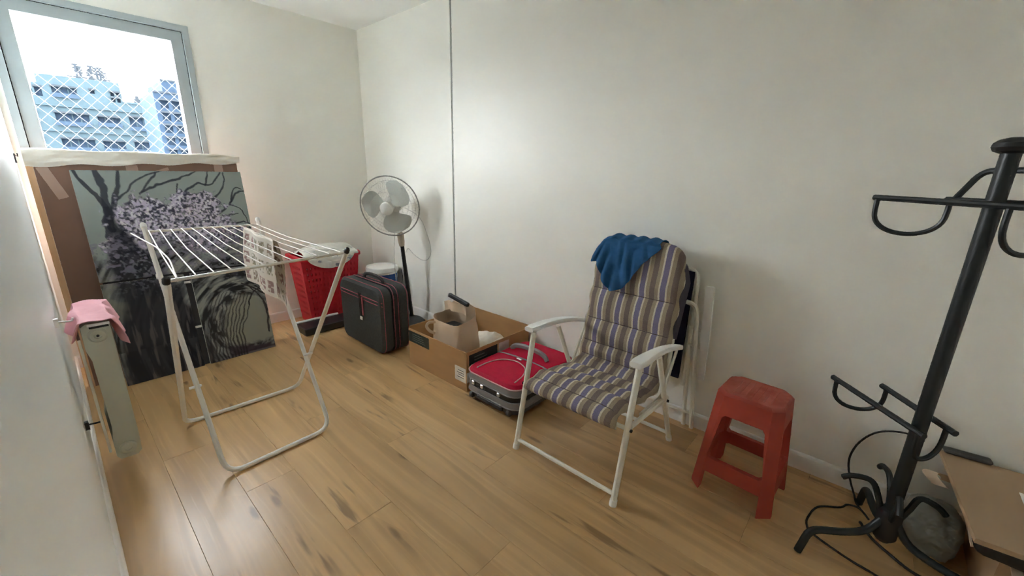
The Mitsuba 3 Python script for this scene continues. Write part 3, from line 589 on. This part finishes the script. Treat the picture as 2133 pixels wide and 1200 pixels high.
# ---------------------------------------------------------------- cardboard box with a paper bag in it
def cardcol(p, n, uv): return mix((0.47, 0.275, 0.125), (0.40, 0.225, 0.10), fbm(p.x*7, p.y*7, p.z*30))
card = mat('cardboard', proc(cardcol), 0.75, spec=0.2); cardin = mat('cardboard_inside', (0.36, 0.235, 0.135), 0.8, spec=0.15)
kraft = mat('kraft_paper', proc(lambda p, n, uv: mix((0.62, 0.48, 0.35), (0.53, 0.40, 0.285), fbm(p.x*9, p.y*9, p.z*9))), 0.75, spec=0.2)
green = mat('label_dark', (0.018, 0.026, 0.024), 0.55); greenl = mat('label_lines', (0.09, 0.115, 0.10), 0.6); stick = mat('sticker', (0.70, 0.66, 0.58), 0.5); stickg = mat('sticker_grey', (0.10, 0.095, 0.09), 0.6)
t = thing('cardboard_box', 'open brown cardboard box with dark printed panels against the long wall', 'box')
cx0, cx1, cy0, cy1, ch, th = 1.552, 2.130, -2.062, -1.475, 0.258, 0.006
part(t, 'bottom', box(cx0+th, cx1-th, cy0+th, cy1-th, 0.0, 0.008), cardin, False)
part(t, 'side', box(cx0, cx0+th, cy0, cy1, 0, ch, 0.001), card, False)
part(t, 'side', box(cx0+th, cx1, cy0, cy0+th, 0, ch, 0.001), card, False)
part(t, 'side', box(cx1-th, cx1, cy0+th, cy1-th, 0, ch+0.022, 0.001), card, False)
part(t, 'side', box(cx0+th, cx1, cy1-th, cy1, 0, ch+0.012, 0.001), card, False)
def panel(face, a0, a1, z0, z1, m, name, lab=None, d=0.0008, off=0.0):
    if face == 'x': msh = box(cx0-d-off, cx0-off+0.0002, a0, a1, z0, z1)
    else: msh = box(a0, a1, cy0-d-off, cy0-off+0.0002, z0, z1)
    return part(t, name, msh, m, False, lab)
panel('x', -1.70, cy1-0.003, 0.165, 0.243, green, 'print', 'dark printed panel')
panel('y', cx0+0.02, 1.815, 0.130, 0.236, green, 'print', 'dark printed panel')
for k in range(4):
    panel('x', -1.66+0.01*k, -1.52, 0.182+0.014*k, 0.186+0.014*k, greenl, 'print_line', None, 0.0006, 0.0008)
    panel('y', cx0+0.06, 1.76-0.02*k, 0.150+0.02*k, 0.156+0.02*k, greenl, 'print_line', None, 0.0006, 0.0008)
panel('x', cy0+0.008, -1.955, 0.055, 0.150, stick, 'sticker', 'white sticker')
for k in range(4): panel('x', cy0+0.025, -1.975-0.01*(k % 2), 0.080+0.015*k, 0.084+0.015*k, stickg, 'sticker_line', None, 0.0006, 0.0008)
panel('y', cx0, 1.66, 0.062, 0.126, stick, 'sticker', 'white sticker')
panel('y', cx0+0.03, 1.75, 0.0, 0.058, green, 'print', 'dark printed panel')
panel('y', 1.83, 1.925, 0.150, 0.236, mat('sticker_lilac', (0.52, 0.46, 0.44), 0.4), 'sticker', 'pale clear sticker')
t = thing('paper_bag', 'crumpled brown paper bag with dark things in its mouth standing in the cardboard box', 'bag')
M_ = 56; NL = 15; bc = V(1.715, -1.80, 0.0); rows = []
for l in range(NL):
    q = l/(NL-1); z = 0.014 + 0.365*q
    hx, hy = 0.112*(1-0.22*q), 0.168*(1-0.20*q); ring_ = []
    for k in range(M_):
        a = 2*math.pi*k/M_; ca, sa = math.cos(a), math.sin(a); e = 0.42
        x = bc[0]-0.012*q + hx*np.sign(ca)*abs(ca)**e; y = bc[1] + 0.02*q + hy*np.sign(sa)*abs(sa)**e
        back = max(0, ca)   # the wall-side lip stands higher
        zz = z + (0.075*back*q**3 - 0.02*max(0, -ca)*q**3)
        nz = fb(np.array([[x*17, y*17, zz*13]]), 3, 6)[0]-0.5
        ring_.append((x + nz*0.035*ca*(0.3+q), y + nz*0.03*sa, zz + nz*0.02*q))
    rows.append(ring_)
P = np.array(rows).transpose(1, 0, 2); P = np.concatenate([P, P[:1]], 0)
part(t, 'body', sheet(P, 0.0012), kraft, 35)
part(t, 'flap', sheet(np.array([[(1.695+0.012*v+0.02*math.sin(u*9), -1.905+0.02*v+0.22*u, 0.395+0.055*v+0.03*math.sin(u*3)) for v in np.linspace(0, 1, 6)] for u in np.linspace(0, 1, 16)]), 0.0015), kraft, 40)
part(t, 'handle', tube(spline([(1.625, -1.69, 0.335), (1.59, -1.66, 0.335), (1.572, -1.655, 0.31), (1.59, -1.67, 0.275), (1.615, -1.69, 0.262)], 6), 0.005, 8, flat=2.0), kraft)
single('black_cloth', 'black folded cloth filling the mouth of the paper bag', 'clothes', rbox(1.655, 1.765, -1.895, -1.70, 0.20, 0.325, 0.028, 12), black)
single('black_wallet', 'slim black object on the back lip of the paper bag', 'wallet', xf(rbox(-0.012, 0.012, -0.095, 0.095, -0.014, 0.014, 0.008, 10), frame((1.724, -1.80, 0.492), (0.2, -0.16, 1.0), (1, 0, 0))), black)
nu = 40; u_, v_ = np.meshgrid(np.linspace(0, 1, nu), np.linspace(0, 1, nu), indexing='ij')
P = np.stack([1.86+0.25*u_, -2.045+0.40*v_, 0.09+0.085*np.sin(np.pi*u_)**.5*np.sin(np.pi*v_)**.5], -1)
P[..., 2] += 0.07*(fb(P*np.array([17, 17, 0])+2, 4, 9)-0.5)
single('white_paper', 'crumpled white paper in the cardboard box beside the paper bag', 'paper', cat(sheet(P, 0.002), ), paper, 40)

# ---------------------------------------------------------------- red suitcase lying flat
redc = mat('red_cloth', proc(lambda p, n, uv: mix((0.40, 0.006, 0.030), (0.47, 0.010, 0.040), fbm(p.x*120, p.y*120, p.z*120))), 0.65, spec=0.25)
greyt = mat('grey_trim', (0.22, 0.21, 0.21), 0.5); lilac = mat('pink_grey_piping', (0.50, 0.30, 0.30), 0.5); dgrey = mat('dark_grey', (0.055, 0.053, 0.055), 0.5)
t = thing('red_suitcase', 'red suitcase with grey trim lying flat between the cardboard box and the chair', 'suitcase')
def rect2(x0, x1, y0, y1, r, n=8): return rrect(x0, x1, y0, y1, r, n)
rx0, rx1, ry0_, ry1_ = 1.515, 2.085, -2.49, -2.085
def layer(z0, z1, grow0, grow1, r=0.075):
    a = rect2(rx0-grow0, rx1+grow0, ry0_-grow0, ry1_+grow0, r); b = rect2(rx0-grow1, rx1+grow1, ry0_-grow1, ry1_+grow1, r)
    return hull([(x, y, z0) for x, y in a] + [(x, y, z1) for x, y in b])
part(t, 'bottom_shell', layer(0.018, 0.075, -0.015, 0.0), dgrey, 25)
part(t, 'band', layer(0.062, 0.100, 0.002, 0.002), greyt, 25, 'grey band')
part(t, 'side_panel', layer(0.098, 0.140, -0.004, -0.004), black, 25, 'black side panel')
part(t, 'lid_band', layer(0.138, 0.180, 0.002, 0.0), greyt, 25, 'grey lid band')
part(t, 'lid', hull([(x, y, z) for gq, z in ((0.0, 0.180), (-0.012, 0.197), (-0.05, 0.206), (-0.12, 0.210)) for x, y in rect2(rx0-gq, rx1+gq, ry0_-gq, ry1_+gq, 0.07)]) if False else
     hull([(x, y, z) for gq, z in ((0.0, 0.180), (-0.014, 0.199), (-0.055, 0.208), (-0.11, 0.211)) for x, y in rect2(rx0-gq, rx1+gq, ry0_-gq, ry1_+gq, 0.07)]), redc, 25, 'red cloth lid')
for z, gq in ((0.180, 0.002), (0.139, 0.003), (0.064, 0.003)):
    part(t, 'piping', tube([(x, y, z) for x, y in rect2(rx0-gq, rx1+gq, ry0_-gq, ry1_+gq, 0.075, 10)], 0.0042, 6, closed=True), lilac if z > .15 else greyt)
part(t, 'zip', tube(spline([(1.545, -2.16, 0.204), (1.62, -2.17, 0.211), (1.70, -2.20, 0.214), (1.745, -2.28, 0.214), (1.72, -2.37, 0.213), (1.65, -2.42, 0.209), (1.56, -2.435, 0.203)], 8), 0.0042, 6), lilac, 30, 'curved pocket zip')
part(t, 'zip', tube(spline([(1.79, -2.09, 0.200), (1.79, -2.18, 0.213), (1.80, -2.30, 0.214), (1.805, -2.42, 0.209), (1.80, -2.475, 0.203)], 8), 0.0045, 6), greyt, 30, 'pocket zip')
part(t, 'zip_pull', box(1.770, 1.784, -2.30, -2.262, 0.214, 0.221, 0.002), chrome, False)
part(t, 'handle', tube(spline([(1.88, -2.13, 0.207), (1.885, -2.155, 0.232), (1.885, -2.22, 0.246), (1.885, -2.32, 0.247), (1.885, -2.385, 0.233), (1.88, -2.41, 0.207)], 8), [0.013]*41, 10, flat=1.3), greyt, 30, 'grey carry handle')
for y in (-2.16, -2.23, -2.36): part(t, 'lock_stud', box(rx0-0.006, rx0+0.006, y-0.011, y+0.011, 0.108, 0.132, 0.003), chrome, False, 'bright metal stud')
for y in (-2.14, -2.43):
    part(t, 'wheel', xf(lathe([(0, -0.012), (0.016, -0.012), (0.020, -0.008), (0.020, 0.008), (0.016, 0.012), (0, 0.012)], 20), frame((rx0+0.012, y, 0.034), (0, 1, 0))), dgrey)
for x, y in ((1.60, -2.44), (2.03, -2.44), (1.60, -2.13), (2.03, -2.13)): part(t, 'foot', mv(lathe([(0, 0), (0.012, 0), (0.015, 0.02), (0, 0.02)], 12), x, y), black)
part(t, 'pull_tube', box(rx0-0.004, rx0+0.01, -2.39, -2.19, 0.028, 0.055, 0.004), black, False)
# ---------------------------------------------------------------- folding garden chair with a striped quilted cushion
def stripes(p, n, uv):
    u = uv.x*4.75 + 0.30; f = u - dr.floor(u)
    pur, crm, tan, brn = mi.Color3f(0.190, 0.168, 0.265), mi.Color3f(0.60, 0.55, 0.45), mi.Color3f(0.33, 0.275, 0.195), mi.Color3f(0.185, 0.140, 0.125)
    c = dr.select(f < 0.25, pur, dr.select(f < 0.33, crm, dr.select(f < 0.50, tan, dr.select(f < 0.75, brn, dr.select(f < 0.92, tan, crm)))))
    c = c*(0.86 + 0.28*noise(p.x*400, p.y*400, p.z*400))
    s = uv.y*9.0 + 0.5; q = dr.abs(s - dr.floor(s) - 0.5)
    return c
seamm = mat('seam', (0.10, 0.075, 0.07), 0.9)
stripem = mat('striped_cushion', proc(stripes), 0.85, spec=0.12)
chw = mat('chair_enamel', (0.76, 0.74, 0.66), 0.35)
navy = mat('navy_fabric', (0.018, 0.019, 0.038), 0.8, spec=0.1)
t = thing('garden_chair', 'white folding garden chair with a striped quilted cushion standing open before the long wall', 'chair')
YL, YR = -2.622, -3.145
for y in (YR, YL):
    part(t, 'front_leg', tube([(1.366, y, 0.006), (1.474, y, 0.575)], 0.0130, 12), chw)
    part(t, 'foot_cap', tube([(1.3645, y, 0.0), (1.3700, y, 0.026)], 0.0155, 12), whiteplastic)
    part(t, 'rear_leg', tube([(1.946, y, 0.006), (1.668, y, 0.555)], 0.0120, 12), chw)
    part(t, 'foot_cap', tube([(1.948, y, 0.0), (1.936, y, 0.026)], 0.0145, 12), whiteplastic)
    yo = y + (0.026 if y == YL else -0.026)
    part(t, 'armrest', m_ := None, chw) if False else None
    pts = []
    L = 12; prof = []
    for i in range(L+1):
        q = i/L; x = 1.435 + 0.495*q; z = 0.592 - 0.022*q - 0.06*q*q + 0.008*math.sin(q*3.1); w = (0.034 - 0.020*q)*(1 if 0.04 < q < .97 else 0.72)
        prof.append((x, z, w))
    ms = []
    for (xa, za, wa), (xb, zb, wb) in zip(prof[:-1], prof[1:]):
        ms.append(mhull([(x, y + s*ww, z + d) for x, z, w in ((xa, za, wa), (xb, zb, wb)) for ww, d in ((w, 0.0), (w, 0.010), (w*0.7, 0.017), (w*0.7, -0.006)) for s in (-1, 1)]))
    part(t, 'armrest', frm(m3.Manifold.batch_boolean(ms, m3.OpType.Add)), whiteplastic, 35)
    part(t, 'back_post', tube(fillet([(1.60, y+(0.02 if y == YR else -0.02), 0.30), (1.835, y+(0.02 if y == YR else -0.02), 0.29), (1.90, y+(0.034 if y == YR else -0.034), 0.50), (2.000, y+(0.062 if y == YR else -0.062), 0.90)], .05), 0.0105, 10), chw)
    part(t, 'link', tube([(1.80, y+(0.012 if y == YR else -0.012), 0.305), (1.915, y+(0.012 if y == YR else -0.012), 0.505)], 0.0065, 8, flat=1.5), chw)
    part(t, 'seat_rail', tube([(1.452, y, 0.322), (1.83, y, 0.293)], 0.0105, 10), chw)
    s_ = -1 if y == YR else 1
    for q in ((1.428, y, 0.322), (1.806, y, 0.290)):
        part(t, 'bolt', tube([V(*q)+V(0, 0.010*s_, 0), V(*q)+V(0, 0.019*s_, 0)], 0.007, 10), black)
part(t, 'front_bar', tube([(1.374, YL, 0.047), (1.374, YR, 0.047)], 0.0095, 10), chw)
part(t, 'rear_bar', tube([(1.925, YL, 0.052), (1.925, YR, 0.052)], 0.0095, 10), chw)
part(t, 'seat_bar', tube([(1.432, YL, 0.322), (1.432, YR, 0.322)], 0.0095, 10), chw)
part(t, 'top_bar', tube(fillet([(1.985, YL-0.062, 0.83), (2.004, YL-0.064, 0.935), (2.004, YR+0.064, 0.935), (1.985, YR+0.062, 0.83)], .08, 8), 0.0105, 10), chw)
prof = spline([(1.376, 0.336), (1.390, 0.366), (1.45, 0.374), (1.56, 0.358), (1.68, 0.338), (1.775, 0.332), (1.825, 0.356), (1.852, 0.43), (1.880, 0.55), (1.912, 0.69), (1.943, 0.83), (1.966, 0.93), (1.985, 0.985)], 9)
seg = np.r_[0, np.cumsum(np.linalg.norm(np.diff(prof, axis=0), axis=1))]; TOT = seg[-1]
Sn = np.linspace(0, TOT, 150); PX, PZ = np.interp(Sn, seg, prof[:, 0]), np.interp(Sn, seg, prof[:, 1])
tg = np.stack([np.gradient(PX), np.gradient(PZ)], 1); tg /= np.linalg.norm(tg, axis=1, keepdims=True); nrm2 = np.stack([-tg[:, 1], tg[:, 0]], 1)
seams = [0.06, 0.17, 0.28, 0.39, 0.50, 0.575, 0.70, 0.86]        # quilting seams along the cushion
def puff(s):
    d = min(abs(s-q) for q in seams); return 0.016 + 0.022*min(1, d/0.05)**0.5
yc, hw = (-2.655-3.115)/2, 0.236
def halfw(s):
    r = 0.13; q = s-(TOT-r)
    return hw - 0.012*math.sin(s*23)**2 - (0 if q < 0 else r*0.85*(1-math.sqrt(max(1-(q/r)**2, 0))))
nv = 44; front = np.zeros((150, nv, 3)); back = np.zeros((150, nv, 3)); UVc = np.zeros((150, nv, 2))
for i, s in enumerate(Sn):
    h, th_ = halfw(s), puff(s)
    if s > TOT-0.02: th_ *= max((TOT-s)/0.02, 0.12)**0.5
    if s < 0.02: th_ *= max(s/0.02, 0.12)**0.5
    for j in range(nv):
        q = 2*j/(nv-1)-1; y = yc + q*h; e = math.sqrt(max(1-abs(q)**7, 0.0))
        rip = 0.004*(fb(np.array([[s*13, y*9, 1.0]]), 2, 40)[0]-0.5)*2
        front[i, j] = (PX[i]+nrm2[i, 0]*(th_*e+rip), y, PZ[i]+nrm2[i, 1]*(th_*e+rip)); back[i, j] = (PX[i]-nrm2[i, 0]*0.016*e, y, PZ[i]-nrm2[i, 1]*0.016*e); UVc[i, j] = ((q*h/hw+1)/2, s)
F = gridf(150, nv); k = 150*nv; rim_ = [i*nv for i in range(150)] + [149*nv+j for j in range(1, nv)] + [i*nv+nv-1 for i in range(148, -1, -1)] + list(range(nv-2, 0, -1))
rim_ = np.array(rim_); nx = np.roll(rim_, -1)
cush = tm(np.vstack([front.reshape(-1, 3), back.reshape(-1, 3)]), np.vstack([F, F[:, ::-1]+k, np.stack([rim_, rim_+k, nx+k], 1), np.stack([rim_, nx+k, nx], 1)]))
part(t, 'cushion', cush, stripem, True, 'striped quilted cushion', uv=np.vstack([UVc.reshape(-1, 2)]*2))
for q in seams:
    i = int(np.argmin(abs(Sn-q))); h = halfw(q)-0.008
    part(t, 'seam', tube([(front[i, j, 0]+nrm2[i, 0]*0.0006, front[i, j, 1], front[i, j, 2]+nrm2[i, 1]*0.0006) for j in range(2, nv-2)], 0.0016, 5), seamm)
part(t, 'cushion_hood', hull([(x, yc+s*(hw-ins), z) for x, z, ins in ((1.895, 0.56, 0.002), (1.945, 0.54, 0.006), (2.036, 0.80, 0.006), (2.040, 0.88, 0.03), (2.022, 0.955, 0.09), (1.975, 0.970, 0.09), (1.950, 0.88, 0.012)) for s in (-1, 1)]), mat('hood', (0.075, 0.068, 0.085), 0.85, spec=0.1), 30, 'dark hood at the back of the cushion')

blue = mat('blue_cloth', proc(lambda p, n, uv: mix((0.020, 0.075, 0.185), (0.035, 0.105, 0.235), fbm(p.x*60, p.y*60, p.z*60))), 0.85, spec=0.1, sheen=0.3)
def front_at(z):        # the face of the cushion's back at height z
    i = np.argmin(np.abs(PZ - z) + (PX < 1.84)*9); return PX[i]+nrm2[i, 0]*0.037, i
nu, nv = 54, 60; P = np.zeros((nu, nv, 3))
for i in range(nu):
    a = i/(nu-1); y = -2.672 - 0.315*a
    drop = np.interp(a, [0, .05, .15, .27, .38, .5, .6, .72, .85, 1], [.05, .10, .12, .20, .255, .235, .17, .10, .06, .02]); backd = 0.10 + 0.05*math.sin(a*4)
    ztop = 0.985 - 0.05*max(0, (0.22-a)/0.22)**2
    for j in range(nv):
        L = j/(nv-1)*(drop+backd+0.06) - backd - 0.03
        if L > 0.03:
            z = ztop - (L-0.03); x = front_at(min(z, 0.97))[0] - 0.012
            fold = 0.016*math.sin(a*19+L*9)*min(1, (L-0.03)*9) + 0.010*math.sin(a*37-L*15)*min(1, (L-.03)*7); x -= abs(fold)+0.004
            y2 = y + (a-0.42)*-0.20*min(1, (L-.03)/0.2)*0.9
        elif L < -0.03: z = ztop - (-L-0.03); x = 2.034 - 0.25*(-L-0.03)*0; y2 = y
        else: q = (L+0.03)/0.06; x0_, x1_ = 2.034, front_at(0.965)[0]-0.016; x = x0_*(1-q)+x1_*q; z = ztop + 0.014*math.sin(math.pi*q) + 0.005*math.sin(a*31); y2 = y
        P[i, j] = (x, y2, z)
single('blue_cloth', 'crumpled blue cloth thrown over the top corner of the garden chair', 'cloth', sheet(P, 0.003), blue, 45)


# folded second chair against the wall behind it
t = thing('folded_chair', 'second white garden chair with navy fabric folded flat against the long wall', 'chair')
part(t, 'armrest', hull([(x, y, z) for z, w in ((0.785, 0.019), (0.79, 0.015), (0.55, 0.020), (0.31, 0.013)) for x in (2.078, 2.098) for y in (-3.190-w+(0.79-z)*-0.05, -3.190+w+(0.79-z)*-0.05)]), whiteplastic, False)
part(t, 'armrest', hull([(x, y, z) for z, w in ((0.785, 0.019), (0.79, 0.015), (0.55, 0.020), (0.31, 0.013)) for x in (2.078, 2.098) for y in (-2.665-w, -2.665+w)]), whiteplastic, False)
part(t, 'leg_frame', tube(fillet([(2.120, -3.195, 0.008), (2.062, -3.150, 0.70), (2.062, -2.70, 0.70), (2.120, -2.65, 0.008)], .05), 0.0115, 10), chw)
part(t, 'leg_frame', tube(fillet([(2.128, -3.150, 0.008), (2.106, -3.115, 0.66), (2.106, -2.74, 0.66), (2.128, -2.70, 0.008)], .05), 0.0110, 10), chw)
part(t, 'back_frame', tube(fillet([(2.085, -3.130, 0.25), (2.110, -3.125, 0.86), (2.110, -2.71, 0.86), (2.085, -2.705, 0.25)], .07), 0.0105, 10), chw)
part(t, 'fabric', hull([(x+d, y, z) for x, z in ((2.078, 0.285), (2.100, 0.845)) for y in (-3.108, -2.73) for d in (-0.009, 0.006)]), navy, False, 'navy fabric')
for z in (0.47, 0.56): part(t, 'bracket', tube([(2.088, -3.19, z), (2.088, -3.12, z+0.01)], 0.006, 8), chw)
part(t, 'foot_bar', tube([(2.112, -3.187, 0.09), (2.112, -2.66, 0.09)], 0.008, 8), chw)

# ---------------------------------------------------------------- red plastic stool
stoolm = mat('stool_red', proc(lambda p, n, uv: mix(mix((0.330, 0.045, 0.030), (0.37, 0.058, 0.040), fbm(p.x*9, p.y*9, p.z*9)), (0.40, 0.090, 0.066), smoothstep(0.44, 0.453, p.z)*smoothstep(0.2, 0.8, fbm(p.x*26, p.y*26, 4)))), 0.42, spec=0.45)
sc = V(1.853, -3.487); 
def oct_(hx, hy, c, z): return [(sx*(hx-(c if k else 0)), sy*(hy-(0 if k else c)), z) for sx in (-1, 1) for sy in (-1, 1) for k in (0, 1)]
HS = 0.452
def st(z, inset=0.0): f = 1-z/HS; return 0.106+0.050*f-inset, 0.121+0.034*f-inset, 0.036+0.004*f
outer = mhull(oct_(*st(0), 0) + oct_(*st(HS-0.012), HS-0.012) + oct_(st(HS)[0]-0.008, st(HS)[1]-0.008, 0.034, HS))
inner = mhull(oct_(*st(0, 0.020), -0.01) + oct_(*st(HS, 0.014), HS-0.026))
cuts = []
for axis in (0, 1):
    def op(z0, z1, w0, w1):
        pts = []
        for z, w in ((z0, w0), (z1, w1)):
            for s in (-0.3, 0.3): 
                for ww in (-w, w): pts.append((s, ww, z) if axis == 0 else (ww, s, z))
        return mhull(pts)
    ex = 0.012 if axis == 0 else 0.0
    cuts.append(m3.Manifold.batch_hull([op(0.165, 0.345, 0.092+ex, 0.066+ex), op(0.155, 0.358, 0.082+ex, 0.056+ex)]))
    cuts.append(op(-0.02, 0.092, 0.100+ex, 0.094+ex))
stool = m3.Manifold.batch_boolean([outer, inner] + cuts, m3.OpType.Subtract)
t = thing('stool', 'red plastic stool with flared legs standing between the garden chair and coat rack', 'stool')
part(t, 'body', mv(frm(stool), sc[0], sc[1], 0, math.radians(-3)), stoolm, 20)
ribs = []
for i in range(7):
    q = -0.066+0.022*i; ribs.append(box(-0.075, 0.075, q-0.0045, q+0.0045, HS-0.002, HS+0.0012, 0.001))
kk = part(t, 'seat_ribs', mv(cat(*ribs), sc[0], sc[1], 0, math.radians(-3)), stoolm, False, 'fine raised ribs of the seat'); labels[kk]['kind'] = 'stuff'

# ---------------------------------------------------------------- black metal coat rack
t = thing('coat_rack', 'black metal coat rack with looped rails standing at the right by the long wall', 'coat rack')
hx, hy = 1.806, -3.953
part(t, 'pole', tube([(hx, hy, 0.075), (hx, hy, 1.375)], 0.0205, 18), blackmetal)
part(t, 'knob', mv(lathe([(0, 0.0), (0.022, 0.0), (0.036, 0.006), (0.041, 0.016), (0.039, 0.027), (0.028, 0.036), (0.012, 0.041), (0, 0.042)], 28), hx, hy, 1.368), black)
part(t, 'hub', mv(lathe([(0, 0.085), (0.028, 0.085), (0.034, 0.095), (0.034, 0.185), (0.029, 0.20), (0.0206, 0.205), (0, 0.205)], 24), hx, hy, 0), black)
RT = 0.0125
for a in (129, 13, 250):
    d = V(math.cos(math.radians(a)), math.sin(math.radians(a)), 0); O = V(hx, hy, 0)
    part(t, 'leg', tube(fillet([O+d*0.02+V(0, 0, 0.165), O+d*0.06+V(0, 0, 0.105), O+d*0.13+V(0, 0, 0.095), O+d*0.252+V(0, 0, 0.100), O+d*0.276+V(0, 0, 0.002)], .035, 6), RT, 12), blackmetal)
for a, l in ((86, 0.118), (14, 0.155), (278, 0.098), (185, 0.07)):
    d = V(math.cos(math.radians(a)), math.sin(math.radians(a)), 0); O = V(hx, hy, 0)
    part(t, 'scroll', tube(spline([O+d*0.022+V(0, 0, 0.165), O+d*0.040+V(0, 0, 0.225), O+d*l*0.58+V(0, 0, 0.276), O+d*l+V(0, 0, 0.268), O+d*(l+0.026)+V(0, 0, 0.246)], 7), 0.0095, 10), blackmetal)
def bar(P, Q): part(t, 'rail', tube([P, Q], 0.0098, 10), blackmetal)
def loop(P, Q, depth, up=False):
    P, Q = V(*P), V(*Q); s = 1 if up else -1; pts = [P]
    for a in np.linspace(0, math.pi, 15): pts.append((P+Q)/2 - (Q-P)/2*math.cos(a) + V(0, 0, s*(depth*0.35+depth*0.65*math.sin(a)**0.8)))
    pts.append(Q); part(t, 'hook_loop', tube(fillet(pts, .01, 3), 0.0075, 10), blackmetal)
L1, R1, L2, R2 = V(2.034, -3.709, 0.530), V(1.741, -3.961, 0.530), V(2.032, -3.854, 0.548), V(1.790, -4.029, 0.548)
bar(L1, R1); bar(L2, R2)
loop(L1+(R1-L1)*0.06, L2+(R2-L2)*0.08, 0.105); loop(R1+(L1-R1)*0.05, R2+(L2-R2)*0.10, 0.105)
d = (R1-L1)/np.linalg.norm(R1-L1); dt = V(-0.66, -0.751, 0)
u1 = V(1.788, -3.930, 1.234); u2 = V(1.836, -3.985, 1.238)
T1, T1e, T2, T2e = u1 - dt*0.31, u1 + dt*0.16, u2 - dt*0.155, u2 + dt*0.31
bar(T1, T1e); bar(T2, T2e)
loop(T1+dt*0.012, T2+dt*0.012, 0.115); loop(T1e-dt*0.02, T2e-dt*0.02, 0.115); loop(u1+dt*0.06, u1+dt*0.06+V(0.10, -0.12, 0), 0.13)
part(t, 'top_arm', tube(fillet([u2-dt*0.135+V(0, 0, 0.0), u2-dt*0.105+V(.02, -.02, 0.088), u2+dt*0.27+V(.02, -.02, 0.090), u2+dt*0.30], .03), 0.0085, 10), blackmetal)

# ---------------------------------------------------------------- cables on the floor
def cable(lab, pts, r=0.0038): single('cable', lab, 'cable', tube(spline(pts, 10), r, 8), black, True)
cable('black cable looping up against the long wall beside the coat rack', [(2.13, -4.02, 0.335), (2.142, -3.96, 0.338), (2.145, -3.89, 0.305), (2.145, -3.845, 0.235), (2.138, -3.828, 0.15), (2.128, -3.845, 0.07), (2.10, -3.872, 0.015), (2.06, -3.885, 0.004), (2.0, -3.92, 0.004)])
cable('thin black cable curving over the floor around the front leg of the coat rack', [(1.99, -3.925, 0.004), (2.035, -3.895, 0.004), (2.03, -3.858, 0.004), (1.99, -3.835, 0.004), (1.93, -3.768, 0.004), (1.84, -3.745, 0.004), (1.785, -3.748, 0.004), (1.752, -3.775, 0.004), (1.715, -3.87, 0.004), (1.70, -3.945, 0.004), (1.68, -4.05, 0.004), (1.66, -4.2, 0.004)])
cable('doubled black cable on the floor between the coat rack and the grey plastic bag', [(1.95, -3.90, 0.004), (1.885, -3.935, 0.004), (1.84, -3.985, 0.004), (1.80, -4.045, 0.004), (1.79, -4.12, 0.004), (1.765, -4.18, 0.005), (1.715, -4.26, 0.005)], 0.005)

# ---------------------------------------------------------------- box, board and bag in the right corner
boardm = mat('brown_sheet', proc(lambda p, n, uv: mix((0.40, 0.275, 0.165), (0.35, 0.235, 0.14), fbm(p.x*5, p.y*14, p.z*5))), 0.6)
t = thing('storage_box', 'cardboard box with open flaps under the brown board in the right corner', 'box')
ex0, ex1, ey0, ey1, ez = 1.745, 2.135, -4.68, -4.19, 0.245
part(t, 'side', box(ex0, ex0+0.006, ey0, ey1, 0, ez), cardin, False); part(t, 'side', box(ex1-0.006, ex1, ey0, ey1, 0, ez), cardin, False)
part(t, 'side', box(ex0+0.006, ex1-0.006, ey1-0.006, ey1, 0, ez), cardin, False); part(t, 'side', box(ex0+0.006, ex1-0.006, ey0, ey0+0.006, 0, ez), cardin, False)
part(t, 'flap', hull([(x, y, z) for x in (ex0, ex1) for y, z in ((ey1-0.001, ez-0.001), (ey1-0.001, ez+0.004), (ey1+0.062, ez-0.022), (ey1+0.062, ez-0.017))]), kraft, False)
part(t, 'flap', hull([(x, y, z) for y in (ey0, ey1-0.01) for x, z in ((ex0+0.001, ez-0.001), (ex0+0.001, ez+0.004), (ex0-0.075, ez-0.02), (ex0-0.075, ez-0.015))]), kraft, False)
single('black_bag', 'flat black bag between the brown board and the cardboard box in the right corner', 'bag', rbox(1.668, 2.12, -4.62, -4.118, 0.250, 0.312, 0.022, 12), black)
t = thing('brown_board', 'flat brown board with a small white label on top of the pile at the right', 'board')
corner = [(1.627, -4.103), (2.118, -4.062), (2.150, -4.66), (1.690, -4.66)]
part(t, 'panel', hull([(x, y, z) for x, y in corner for z in (0.314, 0.329)]), boardm, False)
part(t, 'label', box(1.90, 1.985, -4.275, -4.235, 0.3292, 0.3300), whiteplastic, False, 'small white label')
single('dark_strap', 'dark folded strap lying on the back edge of the brown board against the wall', 'strap', cat(xf(rbox(-0.062, 0.062, -0.018, 0.018, -0.0075, 0.0075, 0.007, 10), frame((2.118, -4.13, 0.338), (0, 0, 1), (0.12, -1, 0.0)))), mat('strap', (0.05, 0.047, 0.043), 0.7), 30)
bagm = mat('grey_bag', proc(lambda p, n, uv: mix((0.26, 0.265, 0.225), (0.20, 0.205, 0.175), fbm(p.x*12, p.y*12, p.z*12))), 0.35, spec=0.5)
s = trimesh.creation.icosphere(5); v = s.vertices.copy()
v = np.sign(v)*np.abs(v)**0.85*V(0.115, 0.075, 0.085); n_ = fb(v*20, 4, 50)-0.5
v *= (1+0.55*n_)[:, None]; v += V(2.005, -4.085, 0.078); v[:, 2] = np.maximum(v[:, 2], 0.0005)
v[:, 1] = np.maximum(v[:, 1], -4.183)
single('plastic_bag', 'crumpled grey plastic bag on the floor behind the foot of the coat rack', 'bag', tm(v, s.faces), bagm, 50)
P = np.array([[(1.945+0.10*u-0.02*v, -4.045+0.03*math.sin(u*5)-0.035*v, 0.275+0.03*math.sin(u*3.4)-0.02*u+0.012*v) for v in np.linspace(0, 1, 5)] for u in np.linspace(0, 1, 24)])
single('paper_strip', 'curled cream paper strip sticking out from under the brown board', 'paper', sheet(P, 0.0012), kraft, 40)
